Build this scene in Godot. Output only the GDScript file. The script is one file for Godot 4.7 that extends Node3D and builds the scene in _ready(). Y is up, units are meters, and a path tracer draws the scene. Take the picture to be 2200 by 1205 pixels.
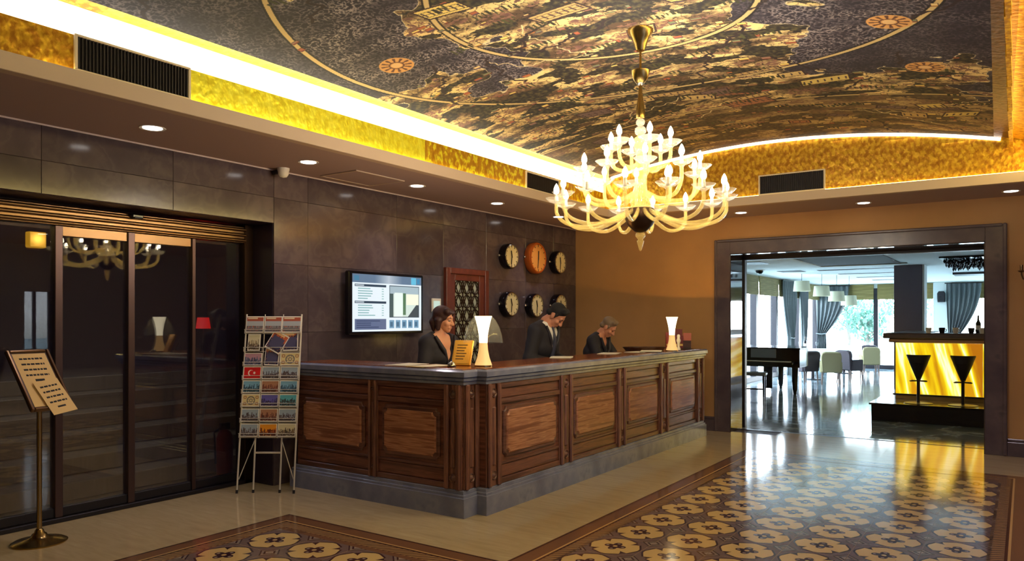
extends Node3D
# A hotel lobby: reception desk, painted vaulted ceiling with a glass chandelier, dark marble wall with
# sliding doors on the left, and a bright dining room with a bar behind the opening in the far wall.
# +x runs away from the marble wall, -z runs along it towards the far wall, y is up, metres.

const XL := -5.57     # face of the marble wall
const ZB := -9.85     # face of the ochre far wall
const SY := 2.84      # underside of the soffit
const GX := -5.93     # sliding door glass
var M := {}
var taken := {}

func _ready() -> void:
	# ---- camera
	var cam := Camera3D.new()
	cam.name = "camera"
	cam.position = Vector3(0, 1.5, 0)
	cam.rotation.y = atan2(1102.0, 1613.0)
	cam.projection = Camera3D.PROJECTION_FRUSTUM
	cam.keep_aspect = Camera3D.KEEP_HEIGHT
	cam.near = 0.1
	cam.far = 400.0
	cam.size = 0.1 * 1205.0 / 1613.0
	cam.frustum_offset = Vector2(0, 0.1 * (685.0 - 602.5) / 1613.0)
	add_child(cam)
	cam.current = true
	# ---- sky, exposure
	var env := Environment.new()
	var sky := Sky.new()
	var sm := ProceduralSkyMaterial.new()
	sm.sky_top_color = Color(0.72, 0.86, 0.96)
	sm.sky_horizon_color = Color(0.95, 0.98, 1.0)
	sm.ground_bottom_color = Color(0.6, 0.64, 0.62)
	sm.ground_horizon_color = Color(0.9, 0.93, 0.94)
	sky.sky_material = sm
	env.sky = sky
	env.background_mode = Environment.BG_SKY
	env.background_energy_multiplier = 28.0
	env.tonemap_mode = Environment.TONE_MAPPER_LINEAR
	env.tonemap_exposure = 1.0
	env.sdfgi_enabled = true
	env.ssao_enabled = true
	env.ssil_enabled = true
	var we := WorldEnvironment.new()
	we.name = "world_environment"
	we.environment = env
	add_child(we)
	# ---- large area lights: the luminous cove bands round the vault, and an added blue fill
	area_light("cove_band_light", Vector3(-4.60, 3.23, -4.0), Vector3(1, -0.1, 0), Vector2(9.6, 0.16), 1.0, Color(1.0, 0.97, 0.92))
	area_light("right_cove_light", Vector3(0.16, 3.12, -4.0), Vector3(-1, 0.15, 0), Vector2(9.6, 0.12), 0.9, Color(1.0, 0.94, 0.82))
	area_light("right_fill_light", Vector3(2.98, 1.5, -2.5), Vector3(-1, 0, 0), Vector2(4.0, 1.9), 0.25, Color(0.45, 0.62, 1.0))  # bluish fill added from the unseen right side
	make_materials()
	# ---- the setting
	build_floor()
	build_ceiling()
	build_left_wall()
	build_far_wall()
	build_outer_shell()
	build_dining_room()
	# ---- things
	build_desk()
	build_chandelier()
	build_downlights()
	build_wall_things()
	build_desk_things()
	build_people()
	build_rack()
	build_menu_stand()
	build_vestibule()
	build_dining_things()

# ------------------------------------------------------------------ naming and nodes
func numbered(called: String) -> String:
	var n: int = taken.get(called, 0)
	taken[called] = n + 1
	return called if n == 0 else "%s_%03d" % [called, n]

func tag(o: Node, label: String, category: String, group := "") -> void:
	o.set_meta("label", label)
	o.set_meta("category", category)
	if group != "":
		o.set_meta("group", group)

func thing(called: String, label: String, category: String, at := Vector3.ZERO, turn := 0.0, group := "") -> Node3D:
	var o := Node3D.new()
	o.name = numbered(called)
	o.position = at
	o.rotation.y = turn
	tag(o, label, category, group)
	add_child(o, true)
	return o

func dup(src: Node3D, label: String, at: Vector3, turn := 0.0, group := "") -> Node3D:
	var o: Node3D = src.duplicate()
	o.name = numbered(String(src.name))
	o.position = at
	var sc := o.scale
	o.rotation.y = turn
	o.scale = sc
	o.set_meta("label", label)
	if group != "":
		o.set_meta("group", group)
	add_child(o, true)
	return o

func part(called: String, m: Mesh, material: Material, parent: Node, at := Transform3D.IDENTITY) -> MeshInstance3D:
	var o := MeshInstance3D.new()
	o.name = numbered(called) if parent == self else called
	o.mesh = m
	o.material_override = material
	o.transform = at
	parent.add_child(o, true)
	return o

func struct(called: String, m: Mesh, material: Material) -> MeshInstance3D:
	var o := part(called, m, material, self)
	o.set_meta("kind", "structure")
	return o

func struct_node(called: String) -> Node3D:
	var o := Node3D.new()
	o.name = numbered(called)
	o.set_meta("kind", "structure")
	add_child(o, true)
	return o

func area_light(called: String, at: Vector3, towards: Vector3, size: Vector2, energy: float, c: Color) -> void:
	var l := AreaLight3D.new()
	l.name = numbered(called)
	l.area_size = size
	l.area_normalize_energy = false
	l.light_energy = energy
	l.light_color = c
	l.shadow_enabled = true
	l.area_range = 20.0
	l.area_attenuation = 2.0
	l.transform = Transform3D(Basis.looking_at(towards, Vector3.UP), at)
	add_child(l)

func spot(called: String, at: Vector3, towards: Vector3, angle: float, energy: float, c: Color, size := 0.04, soft := 0.6) -> void:
	var l := SpotLight3D.new()
	l.name = numbered(called)
	l.light_energy = energy
	l.light_color = c
	l.spot_angle = angle
	l.spot_angle_attenuation = soft
	l.spot_range = 20.0
	l.spot_attenuation = 2.0
	l.light_size = size
	l.shadow_enabled = true
	l.transform = Transform3D(Basis.looking_at(towards, Vector3.RIGHT if absf(towards.normalized().y) > 0.9 else Vector3.UP), at)
	add_child(l)

func omni(called: String, at: Vector3, energy: float, c: Color, size := 0.02) -> void:
	var l := OmniLight3D.new()
	l.name = numbered(called)
	l.light_energy = energy
	l.light_color = c
	l.omni_range = 20.0
	l.omni_attenuation = 2.0
	l.light_size = size
	l.shadow_enabled = true
	l.position = at
	add_child(l)

# ------------------------------------------------------------------ mesh building
class MB:
	var st := SurfaceTool.new()
	var xf := Transform3D.IDENTITY
	func _init() -> void:
		st.begin(Mesh.PRIMITIVE_TRIANGLES)
	func tri(a: Vector3, b: Vector3, c: Vector3, na: Vector3, nb: Vector3, nc: Vector3, ua := Vector2.ZERO, ub := Vector2.ZERO, uc := Vector2.ZERO) -> void:
		if (b - a).cross(c - a).dot(na + nb + nc) > 0.0:
			var t := b
			b = c
			c = t
			t = nb
			nb = nc
			nc = t
			var u := ub
			ub = uc
			uc = u
		st.set_normal((xf.basis * na).normalized()); st.set_uv(ua); st.add_vertex(xf * a)
		st.set_normal((xf.basis * nb).normalized()); st.set_uv(ub); st.add_vertex(xf * b)
		st.set_normal((xf.basis * nc).normalized()); st.set_uv(uc); st.add_vertex(xf * c)
	func quad(a: Vector3, b: Vector3, c: Vector3, d: Vector3, n: Vector3, ua := Vector2(0, 0), ub := Vector2(1, 0), uc := Vector2(1, 1), ud := Vector2(0, 1)) -> void:
		tri(a, b, c, n, n, n, ua, ub, uc)
		tri(a, c, d, n, n, n, ua, uc, ud)
	# a box with chamfered edges
	func box(lo: Vector3, hi: Vector3, ch := 0.0) -> MB:
		var c := (lo + hi) / 2.0
		var h := (hi - lo) / 2.0
		ch = minf(ch, minf(h.x, minf(h.y, h.z)) * 0.95)
		for ax in 3:
			var u := (ax + 1) % 3
			var v := (ax + 2) % 3
			for s in [-1.0, 1.0]:
				var n := Vector3.ZERO
				n[ax] = s
				var p := []
				for q in [[-1, -1], [1, -1], [1, 1], [-1, 1]]:
					var w := Vector3.ZERO
					w[ax] = s * h[ax]
					w[u] = q[0] * (h[u] - ch)
					w[v] = q[1] * (h[v] - ch)
					p.append(c + w)
				quad(p[0], p[1], p[2], p[3], n)
		if ch <= 0.0:
			return self
		for ax in 3:
			var u := (ax + 1) % 3
			var v := (ax + 2) % 3
			for su in [-1.0, 1.0]:
				for sv in [-1.0, 1.0]:
					var n := Vector3.ZERO
					n[u] = su
					n[v] = sv
					n = n.normalized()
					var p := []
					for e in [[-1.0, 0], [1.0, 0], [1.0, 1], [-1.0, 1]]:
						var w := Vector3.ZERO
						w[ax] = e[0] * (h[ax] - ch)
						w[u] = su * (h[u] - (ch if e[1] == 0 else 0.0))
						w[v] = sv * (h[v] - (0.0 if e[1] == 0 else ch))
						p.append(c + w)
					quad(p[0], p[1], p[2], p[3], n)
		for sx in [-1.0, 1.0]:
			for sy in [-1.0, 1.0]:
				for sz in [-1.0, 1.0]:
					var s := Vector3(sx, sy, sz)
					var n := s.normalized()
					tri(c + s * Vector3(h.x, h.y - ch, h.z - ch), c + s * Vector3(h.x - ch, h.y, h.z - ch), c + s * Vector3(h.x - ch, h.y - ch, h.z), n, n, n)
		return self
	# a surface of revolution round y; the profile (r, y) runs with the outside on its right
	func lathe(pr: Array, seg := 20, at := Vector3.ZERO, arc := TAU, start := 0.0) -> MB:
		var ns := []
		for i in pr.size() - 1:
			var d: Vector2 = pr[i + 1] - pr[i]
			ns.append(Vector2(d.y, -d.x).normalized() if d.length() > 1e-7 else Vector2(1, 0))
		for i in pr.size() - 1:
			var n0: Vector2 = ns[i]
			var n1: Vector2 = ns[i]
			if i > 0 and ns[i - 1].dot(ns[i]) > 0.6:
				n0 = (ns[i - 1] + ns[i]).normalized()
			if i < ns.size() - 1 and ns[i + 1].dot(ns[i]) > 0.6:
				n1 = (ns[i + 1] + ns[i]).normalized()
			var a: Vector2 = pr[i]
			var b: Vector2 = pr[i + 1]
			for k in seg:
				var t0 := start + arc * k / seg
				var t1 := start + arc * (k + 1) / seg
				var c0 := Vector3(cos(t0), 0, sin(t0))
				var c1 := Vector3(cos(t1), 0, sin(t1))
				var a0 := at + c0 * a.x + Vector3(0, a.y, 0)
				var a1 := at + c1 * a.x + Vector3(0, a.y, 0)
				var b0 := at + c0 * b.x + Vector3(0, b.y, 0)
				var b1 := at + c1 * b.x + Vector3(0, b.y, 0)
				var na0 := c0 * n0.x + Vector3(0, n0.y, 0)
				var na1 := c1 * n0.x + Vector3(0, n0.y, 0)
				var nb0 := c0 * n1.x + Vector3(0, n1.y, 0)
				var nb1 := c1 * n1.x + Vector3(0, n1.y, 0)
				var u0 := float(k) / seg
				var u1 := float(k + 1) / seg
				var v0 := 1.0 - float(i) / (pr.size() - 1)
				var v1 := 1.0 - float(i + 1) / (pr.size() - 1)
				if b.x > 1e-6:
					tri(a0, b0, b1, na0, nb0, nb1, Vector2(u0, v0), Vector2(u0, v1), Vector2(u1, v1))
				if a.x > 1e-6:
					tri(a0, b1, a1, na0, nb1, na1, Vector2(u0, v0), Vector2(u1, v1), Vector2(u1, v0))
		return self
	# a round bar through points; r is one radius or a list
	func tube(pts: Array, r: Variant, seg := 8, caps := true) -> MB:
		var n := pts.size()
		var up := Vector3.UP
		var d0: Vector3 = (pts[1] - pts[0]).normalized()
		if absf(d0.dot(up)) > 0.9:
			up = Vector3.RIGHT
		var side := d0.cross(up).normalized()
		var rings := []
		var dirs := []
		for i in n:
			var d: Vector3
			if i == 0:
				d = d0
			elif i == n - 1:
				d = (pts[i] - pts[i - 1]).normalized()
			else:
				d = ((pts[i] - pts[i - 1]).normalized() + (pts[i + 1] - pts[i]).normalized()).normalized()
			side = (side - d * side.dot(d)).normalized()
			var other := d.cross(side)
			var rad: float = r[i] if r is Array else r
			var ring := []
			for k in seg:
				var t := TAU * k / seg
				var e := side * cos(t) + other * sin(t)
				ring.append([pts[i] + e * rad, e])
			rings.append(ring)
			dirs.append(d)
		for i in n - 1:
			for k in seg:
				var a: Array = rings[i][k]
				var b: Array = rings[i][(k + 1) % seg]
				var c: Array = rings[i + 1][(k + 1) % seg]
				var d: Array = rings[i + 1][k]
				tri(a[0], b[0], c[0], a[1], b[1], c[1])
				tri(a[0], c[0], d[0], a[1], c[1], d[1])
		if caps:
			for k in seg:
				tri(pts[0], rings[0][k][0], rings[0][(k + 1) % seg][0], -dirs[0], -dirs[0], -dirs[0])
				tri(pts[n - 1], rings[n - 1][k][0], rings[n - 1][(k + 1) % seg][0], dirs[n - 1], dirs[n - 1], dirs[n - 1])
		return self
	# an outline in x, y pushed out along z, its front edge chamfered
	func prism(poly: PackedVector2Array, z0: float, z1: float, ch := 0.0, smooth := false) -> MB:
		var p := poly.duplicate()
		if Geometry2D.is_polygon_clockwise(p):
			p.reverse()
		var front := p
		if ch > 0.0:
			var o := Geometry2D.offset_polygon(p, -ch, Geometry2D.JOIN_MITER)
			if o.size() and o[0].size() == p.size():
				front = o[0]
				if Geometry2D.is_polygon_clockwise(front):
					front.reverse()
				var best := 0
				for i in front.size():
					if front[i].distance_to(p[0]) < front[best].distance_to(p[0]):
						best = i
				var turned := PackedVector2Array()
				for i in front.size():
					turned.append(front[(best + i) % front.size()])
				front = turned
			else:
				ch = 0.0
		var n := p.size()
		var idx := Geometry2D.triangulate_polygon(front)
		for i in range(0, idx.size(), 3):
			var a := front[idx[i]]
			var b := front[idx[i + 1]]
			var c := front[idx[i + 2]]
			tri(Vector3(a.x, a.y, z1), Vector3(b.x, b.y, z1), Vector3(c.x, c.y, z1), Vector3.BACK, Vector3.BACK, Vector3.BACK, a, b, c)
		idx = Geometry2D.triangulate_polygon(p)
		for i in range(0, idx.size(), 3):
			var a := p[idx[i]]
			var b := p[idx[i + 1]]
			var c := p[idx[i + 2]]
			tri(Vector3(a.x, a.y, z0), Vector3(b.x, b.y, z0), Vector3(c.x, c.y, z0), Vector3.FORWARD, Vector3.FORWARD, Vector3.FORWARD, a, b, c)
		var en := []
		for i in n:
			var d := p[(i + 1) % n] - p[i]
			en.append(Vector3(d.y, -d.x, 0).normalized())
		for i in n:
			var j := (i + 1) % n
			var na: Vector3 = en[i]
			var nb: Vector3 = en[i]
			if smooth:
				na = (en[i] + en[(i + n - 1) % n]).normalized()
				nb = (en[i] + en[j]).normalized()
			var zc := z1 - ch
			var a0 := Vector3(p[i].x, p[i].y, z0)
			var b0 := Vector3(p[j].x, p[j].y, z0)
			var a1 := Vector3(p[i].x, p[i].y, zc)
			var b1 := Vector3(p[j].x, p[j].y, zc)
			tri(a0, b0, b1, na, nb, nb)
			tri(a0, b1, a1, na, nb, na)
			if ch > 0.0:
				var a2 := Vector3(front[i].x, front[i].y, z1)
				var b2 := Vector3(front[j].x, front[j].y, z1)
				var s := Vector3.BACK
				tri(a1, b1, b2, (na + s).normalized(), (nb + s).normalized(), (nb + s).normalized())
				tri(a1, b2, a2, (na + s).normalized(), (nb + s).normalized(), (na + s).normalized())
		return self
	func done() -> ArrayMesh:
		return st.commit()

const UPRIGHT := Basis(Vector3(1, 0, 0), Vector3(0, 0, -1), Vector3(0, 1, 0))  # x, y, z of a prism to x, -z, y: outline in plan

func mb() -> MB:
	return MB.new()

func boxm(lo: Vector3, hi: Vector3, ch := 0.004) -> ArrayMesh:
	return MB.new().box(lo, hi, ch).done()

# plan outline (x, z) standing from y0 to y1
func slab(b: MB, plan: PackedVector2Array, y0: float, y1: float, ch := 0.0) -> void:
	var p := PackedVector2Array()
	for q in plan:
		p.append(Vector2(q.x, -q.y))
	var keep := b.xf
	b.xf = keep * Transform3D(UPRIGHT, Vector3.ZERO)
	b.prism(p, y0, y1, ch)
	b.xf = keep

func grown(plan: PackedVector2Array, by: float) -> PackedVector2Array:
	var o := Geometry2D.offset_polygon(plan, by, Geometry2D.JOIN_MITER)
	return o[0]

# ------------------------------------------------------------------ materials
func lin(r: float, g: float, b: float) -> Color:
	return Color(r, g, b).linear_to_srgb()

func mat(key: String, c: Color, rough := 0.6, metal := 0.0, spec := 0.5) -> StandardMaterial3D:
	var m := StandardMaterial3D.new()
	m.resource_name = key
	m.albedo_color = c
	m.roughness = rough
	m.metallic = metal
	m.metallic_specular = spec
	M[key] = m
	return m

func ntex(freq: float, stops: Array, size := 512, type := FastNoiseLite.TYPE_SIMPLEX_SMOOTH, octaves := 5, warp := 0.0, sd := 1) -> NoiseTexture2D:
	var n := FastNoiseLite.new()
	n.seed = sd
	n.noise_type = type
	n.frequency = freq
	n.fractal_octaves = octaves
	if warp > 0.0:
		n.domain_warp_enabled = true
		n.domain_warp_amplitude = warp
		n.domain_warp_frequency = freq * 1.5
	var t := NoiseTexture2D.new()
	t.width = size
	t.height = size
	t.seamless = true
	t.noise = n
	if stops.size():
		var g := Gradient.new()
		g.offsets = PackedFloat32Array(stops.map(func(s): return s[0]))
		g.colors = PackedColorArray(stops.map(func(s): return s[1]))
		t.color_ramp = g
	return t

func tri_map(m: StandardMaterial3D, scale: Vector3, world := true) -> StandardMaterial3D:
	m.uv1_triplanar = true
	m.uv1_world_triplanar = world
	m.uv1_scale = scale
	m.uv1_triplanar_sharpness = 8.0
	return m

func glow(key: String, c: Color, energy: float) -> StandardMaterial3D:
	var m := mat(key, Color(0.8, 0.8, 0.8), 0.5)
	m.emission_enabled = true
	m.emission = c
	m.emission_energy_multiplier = energy
	return m

func grain(key: String, dark: Color, light: Color, scale: Vector3, rough: float, sd: int) -> StandardMaterial3D:
	var m := mat(key, Color.WHITE, rough)
	m.albedo_texture = ntex(0.008, [[0.0, dark], [0.38, dark.lerp(light, 0.35)], [0.5, light], [0.6, dark.lerp(light, 0.5)], [0.8, light.lerp(dark, 0.15)], [1.0, dark]], 512, FastNoiseLite.TYPE_SIMPLEX_SMOOTH, 6, 8.0, sd)
	return tri_map(m, scale)

func make_materials() -> void:
	var m: StandardMaterial3D
	# polished brown-grey marble of the wall
	for k in 3:
		m = mat("wall_marble_%d" % k, Color.WHITE.darkened(0.05 * k), 0.13, 0.0, 0.5)
		m.albedo_texture = ntex(0.006, [[0.0, Color8(72, 61, 68)], [0.4, Color8(84, 72, 77)], [0.5, Color8(92, 80, 83)], [0.58, Color8(84, 72, 77)], [0.8, Color8(98, 86, 87)], [0.9, Color8(100, 88, 88)], [1.0, Color8(76, 66, 71)]], 512, FastNoiseLite.TYPE_SIMPLEX_SMOOTH, 6, 26.0, 11 + k)
		tri_map(m, Vector3(0.6, 0.6, 0.6))
	m = mat("desk_stone", Color.WHITE, 0.16)
	m.albedo_texture = ntex(0.01, [[0.0, Color8(104, 108, 134)], [0.5, Color8(122, 126, 152)], [0.75, Color8(134, 138, 160)], [1.0, Color8(110, 114, 140)]], 256, FastNoiseLite.TYPE_SIMPLEX_SMOOTH, 5, 20.0, 5)
	tri_map(m, Vector3(1, 1, 1))
	m = mat("door_stone", Color.WHITE, 0.22)
	m.albedo_texture = ntex(0.01, [[0.0, Color8(76, 66, 78)], [0.55, Color8(90, 78, 86)], [0.8, Color8(100, 88, 92)], [1.0, Color8(80, 70, 80)]], 256, FastNoiseLite.TYPE_SIMPLEX_SMOOTH, 5, 20.0, 6)
	tri_map(m, Vector3(0.9, 0.9, 0.9))
	m = mat("reveal_stone", Color8(58, 50, 54), 0.04, 0.0, 0.9)
	m = mat("dark_reveal", Color8(48, 38, 58), 0.35)
	m = mat("ochre", Color.WHITE, 0.75)
	m.albedo_texture = ntex(0.01, [[0.0, Color8(172, 130, 84)], [1.0, Color8(184, 140, 90)]], 256)
	tri_map(m, Vector3(0.5, 0.5, 0.5))
	mat("soffit", Color8(166, 144, 142), 0.7)
	mat("fascia", Color8(190, 170, 152), 0.7)
	# gold leaf
	var nt := ntex(0.05, [], 256, FastNoiseLite.TYPE_SIMPLEX_SMOOTH, 4)
	nt.as_normal_map = true
	nt.bump_strength = 2.5
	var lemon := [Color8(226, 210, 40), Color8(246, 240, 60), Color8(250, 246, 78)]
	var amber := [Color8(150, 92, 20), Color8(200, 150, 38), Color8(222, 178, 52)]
	for k in [["gold_leaf", amber[0], amber[1], amber[2], 0.03], ["gold_lit", lemon[0], lemon[1], lemon[2], 0.02], ["gold_part_lit", Color8(172, 116, 24), Color8(204, 158, 36), lemon[1], 0.022], ["gold_shaded", Color8(92, 56, 22), Color8(122, 78, 32), Color8(140, 92, 40), 0.03]]:
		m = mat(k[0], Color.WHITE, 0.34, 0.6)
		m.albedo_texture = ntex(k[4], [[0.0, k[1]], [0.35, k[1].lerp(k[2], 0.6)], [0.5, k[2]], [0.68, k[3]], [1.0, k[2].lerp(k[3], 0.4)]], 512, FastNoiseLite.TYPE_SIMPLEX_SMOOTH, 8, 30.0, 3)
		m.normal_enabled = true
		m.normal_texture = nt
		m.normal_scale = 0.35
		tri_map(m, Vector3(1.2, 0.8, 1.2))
	# floors
	m = mat("cream_marble", Color.WHITE, 0.1)
	m.albedo_texture = ntex(0.006, [[0.0, Color8(172, 152, 120)], [0.45, Color8(188, 168, 134)], [0.6, Color8(180, 160, 126)], [1.0, Color8(196, 178, 144)]], 512, FastNoiseLite.TYPE_SIMPLEX_SMOOTH, 5, 30.0, 8)
	tri_map(m, Vector3(0.35, 0.35, 2.0))
	mat("grout", Color8(70, 52, 46), 0.6)
	mat("border_dark", Color8(74, 44, 40), 0.12)
	mat("border_brown", Color8(118, 84, 64), 0.12)
	mat("border_cream", Color8(196, 158, 106), 0.12)
	m = mat("border_key", Color.WHITE, 0.12)
	m.albedo_texture = key_texture()
	tri_map(m, Vector3(5, 5, 5))
	m = mat("floor_tile", Color.WHITE, 0.11)
	m.albedo_texture = tile_texture()
	m = mat("grey_marble", Color.WHITE, 0.09)
	m.albedo_texture = ntex(0.006, [[0.0, Color8(80, 92, 98)], [0.45, Color8(118, 130, 134)], [0.55, Color8(158, 168, 170)], [0.7, Color8(108, 120, 126)], [1.0, Color8(84, 96, 102)]], 512, FastNoiseLite.TYPE_SIMPLEX_SMOOTH, 6, 40.0, 9)
	tri_map(m, Vector3(0.3, 0.3, 0.3))
	# wood
	grain("walnut", Color8(80, 46, 40), Color8(136, 88, 70), Vector3(0.25, 5.0, 0.25), 0.28, 21)
	grain("walnut_rail", Color8(78, 48, 42), Color8(128, 88, 74), Vector3(0.25, 5.0, 0.25), 0.3, 22)
	grain("walnut_upright", Color8(82, 52, 46), Color8(146, 100, 82), Vector3(5.0, 0.25, 5.0), 0.28, 23)
	grain("walnut_panel", Color8(116, 70, 52), Color8(188, 132, 98), Vector3(0.22, 4.4, 0.22), 0.25, 24)
	grain("counter_wood", Color8(96, 46, 24), Color8(134, 74, 40), Vector3(3.0, 1.0, 0.4), 0.18, 25)
	grain("door_wood", Color8(88, 38, 30), Color8(112, 52, 40), Vector3(3.0, 0.5, 3.0), 0.35, 26)
	grain("dark_wood", Color8(44, 26, 18), Color8(78, 46, 28), Vector3(0.6, 3.0, 0.6), 0.35, 27)
	# metals
	mat("brass", Color8(172, 144, 88), 0.22, 1.0)
	mat("bronze", Color8(128, 100, 72), 0.3, 1.0)
	mat("dark_bronze", Color8(62, 44, 34), 0.4, 0.9)
	mat("chrome", Color8(200, 198, 194), 0.15, 1.0)
	mat("white_wire", Color8(206, 198, 186), 0.4, 0.2)
	mat("black_metal", Color8(26, 22, 30), 0.4, 0.3)
	mat("black_gloss", Color8(16, 13, 20), 0.15)
	mat("black_matt", Color8(22, 18, 26), 0.7)
	mat("white_paint", Color8(214, 220, 218), 0.8)
	mat("white_gloss", Color8(226, 220, 206), 0.25)
	mat("grille_dark", Color8(44, 38, 40), 0.5, 0.3)
	mat("grille_frame", Color8(210, 196, 176), 0.5)
	# glass
	m = mat("door_glass", Color(0.16, 0.14, 0.20, 0.20), 0.0, 0.0, 0.8)
	m.transparency = BaseMaterial3D.TRANSPARENCY_ALPHA
	m = mat("clear_glass", Color(0.9, 0.95, 0.95, 0.02), 0.0, 0.0, 0.22)
	m.transparency = BaseMaterial3D.TRANSPARENCY_ALPHA
	m = mat("amber_glass", Color(1.0, 0.88, 0.50, 0.24), 0.05, 0.0, 0.8)
	m.backlight_enabled = true
	m.backlight = Color(0.36, 0.32, 0.18)
	m.transparency = BaseMaterial3D.TRANSPARENCY_ALPHA
	m = mat("pale_glass", Color(1.0, 0.96, 0.86, 0.12), 0.03, 0.0, 0.8)
	m.backlight_enabled = true
	m.backlight = Color(0.14, 0.135, 0.12)
	m.transparency = BaseMaterial3D.TRANSPARENCY_ALPHA
	mat("frosted", Color8(176, 180, 160), 0.3)
	# lights
	glow("cove_glow", Color(1.0, 0.96, 0.82), 2.2)
	glow("arch_glow", Color(1.0, 0.97, 0.9), 3.0)
	glow("ledge_glow", Color(1.0, 0.90, 0.50), 16.0)
	glow("downlight_glow", Color(1.0, 0.97, 0.95), 6.0)
	glow("bulb_glow", Color(1.0, 0.93, 0.78), 22.0)

# ------------------------------------------------------------------ computed pictures
func tile_texture() -> ImageTexture:
	var n := 192
	var im := Image.create(n, n, false, Image.FORMAT_RGB8)
	var cream := Color8(208, 178, 122)
	var dark := Color8(62, 38, 50)
	var ground := Color8(112, 94, 94)
	var pale := Color8(150, 136, 128)
	for j in n:
		for i in n:
			var x := (i + 0.5) / n * 2.0 - 1.0
			var y := (j + 0.5) / n * 2.0 - 1.0
			var r := sqrt(x * x + y * y)
			var a := atan2(y, x)
			var c2 := cos(2.0 * a)
			var diag := 1.0 - absf(c2)                       # 1 on the diagonals
			var edge := 0.90 - 0.07 * pow(diag, 2.0) - 0.05 * pow(absf(sin(4.0 * a)), 2.0)
			var notch: float = 0.27 * maxf(0.0, 1.0 - absf(fposmod(a, PI / 2.0) - PI / 4.0) / 0.16)
			var c := ground
			if r < edge - notch:
				c = cream
				# dark four-petalled heart with a pale eye
				var petal := 0.21 + 0.19 * pow(absf(cos(2.0 * a)), 1.2)
				if r < petal:
					c = dark
				if r < 0.085 or (r < 0.34 and r > 0.24 and diag < 0.07):
					c = cream if r < 0.085 else pale
			elif r < edge + 0.065 and notch < 0.01:
				c = dark
			elif notch >= 0.01 and r < edge:
				c = dark
			else:
				# corner diamond, one quarter of it in each tile
				var q := absf(absf(x) - 1.0) + absf(absf(y) - 1.0)
				if q < 0.16:
					c = pale
				elif q < 0.24:
					c = dark
				elif q < 0.36:
					c = pale.lerp(ground, 0.4)
				elif q < 0.42:
					c = dark
			im.set_pixel(i, j, c)
	im.generate_mipmaps()
	return ImageTexture.create_from_image(im)

func key_texture() -> ImageTexture:
	var n := 64
	var im := Image.create(n, n, false, Image.FORMAT_RGB8)
	im.fill(Color8(150, 118, 84))
	for j in n:
		for i in n:
			if (i + j) % 16 < 5:
				im.set_pixel(i, j, Color8(96, 66, 58))
	return ImageTexture.create_from_image(im)

# ------------------------------------------------------------------ floor
func strip_plan(d0: float, d1: float) -> PackedVector2Array:
	# the band between d0 and d1 inside the outer line of the patterned field
	return PackedVector2Array([Vector2(-4.67 + d0, 2.4), Vector2(-4.67 + d0, -3.80 + d0), Vector2(-2.65 + d0, -3.80 + d0), Vector2(-2.65 + d0, -8.62 + d0), Vector2(0.05 - d0, -8.62 + d0), Vector2(0.05 - d0, 2.4),
		Vector2(0.05 - d1, 2.4), Vector2(0.05 - d1, -8.62 + d1), Vector2(-2.65 + d1, -8.62 + d1), Vector2(-2.65 + d1, -3.80 + d1), Vector2(-4.67 + d1, -3.80 + d1), Vector2(-4.67 + d1, 2.4)])

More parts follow.
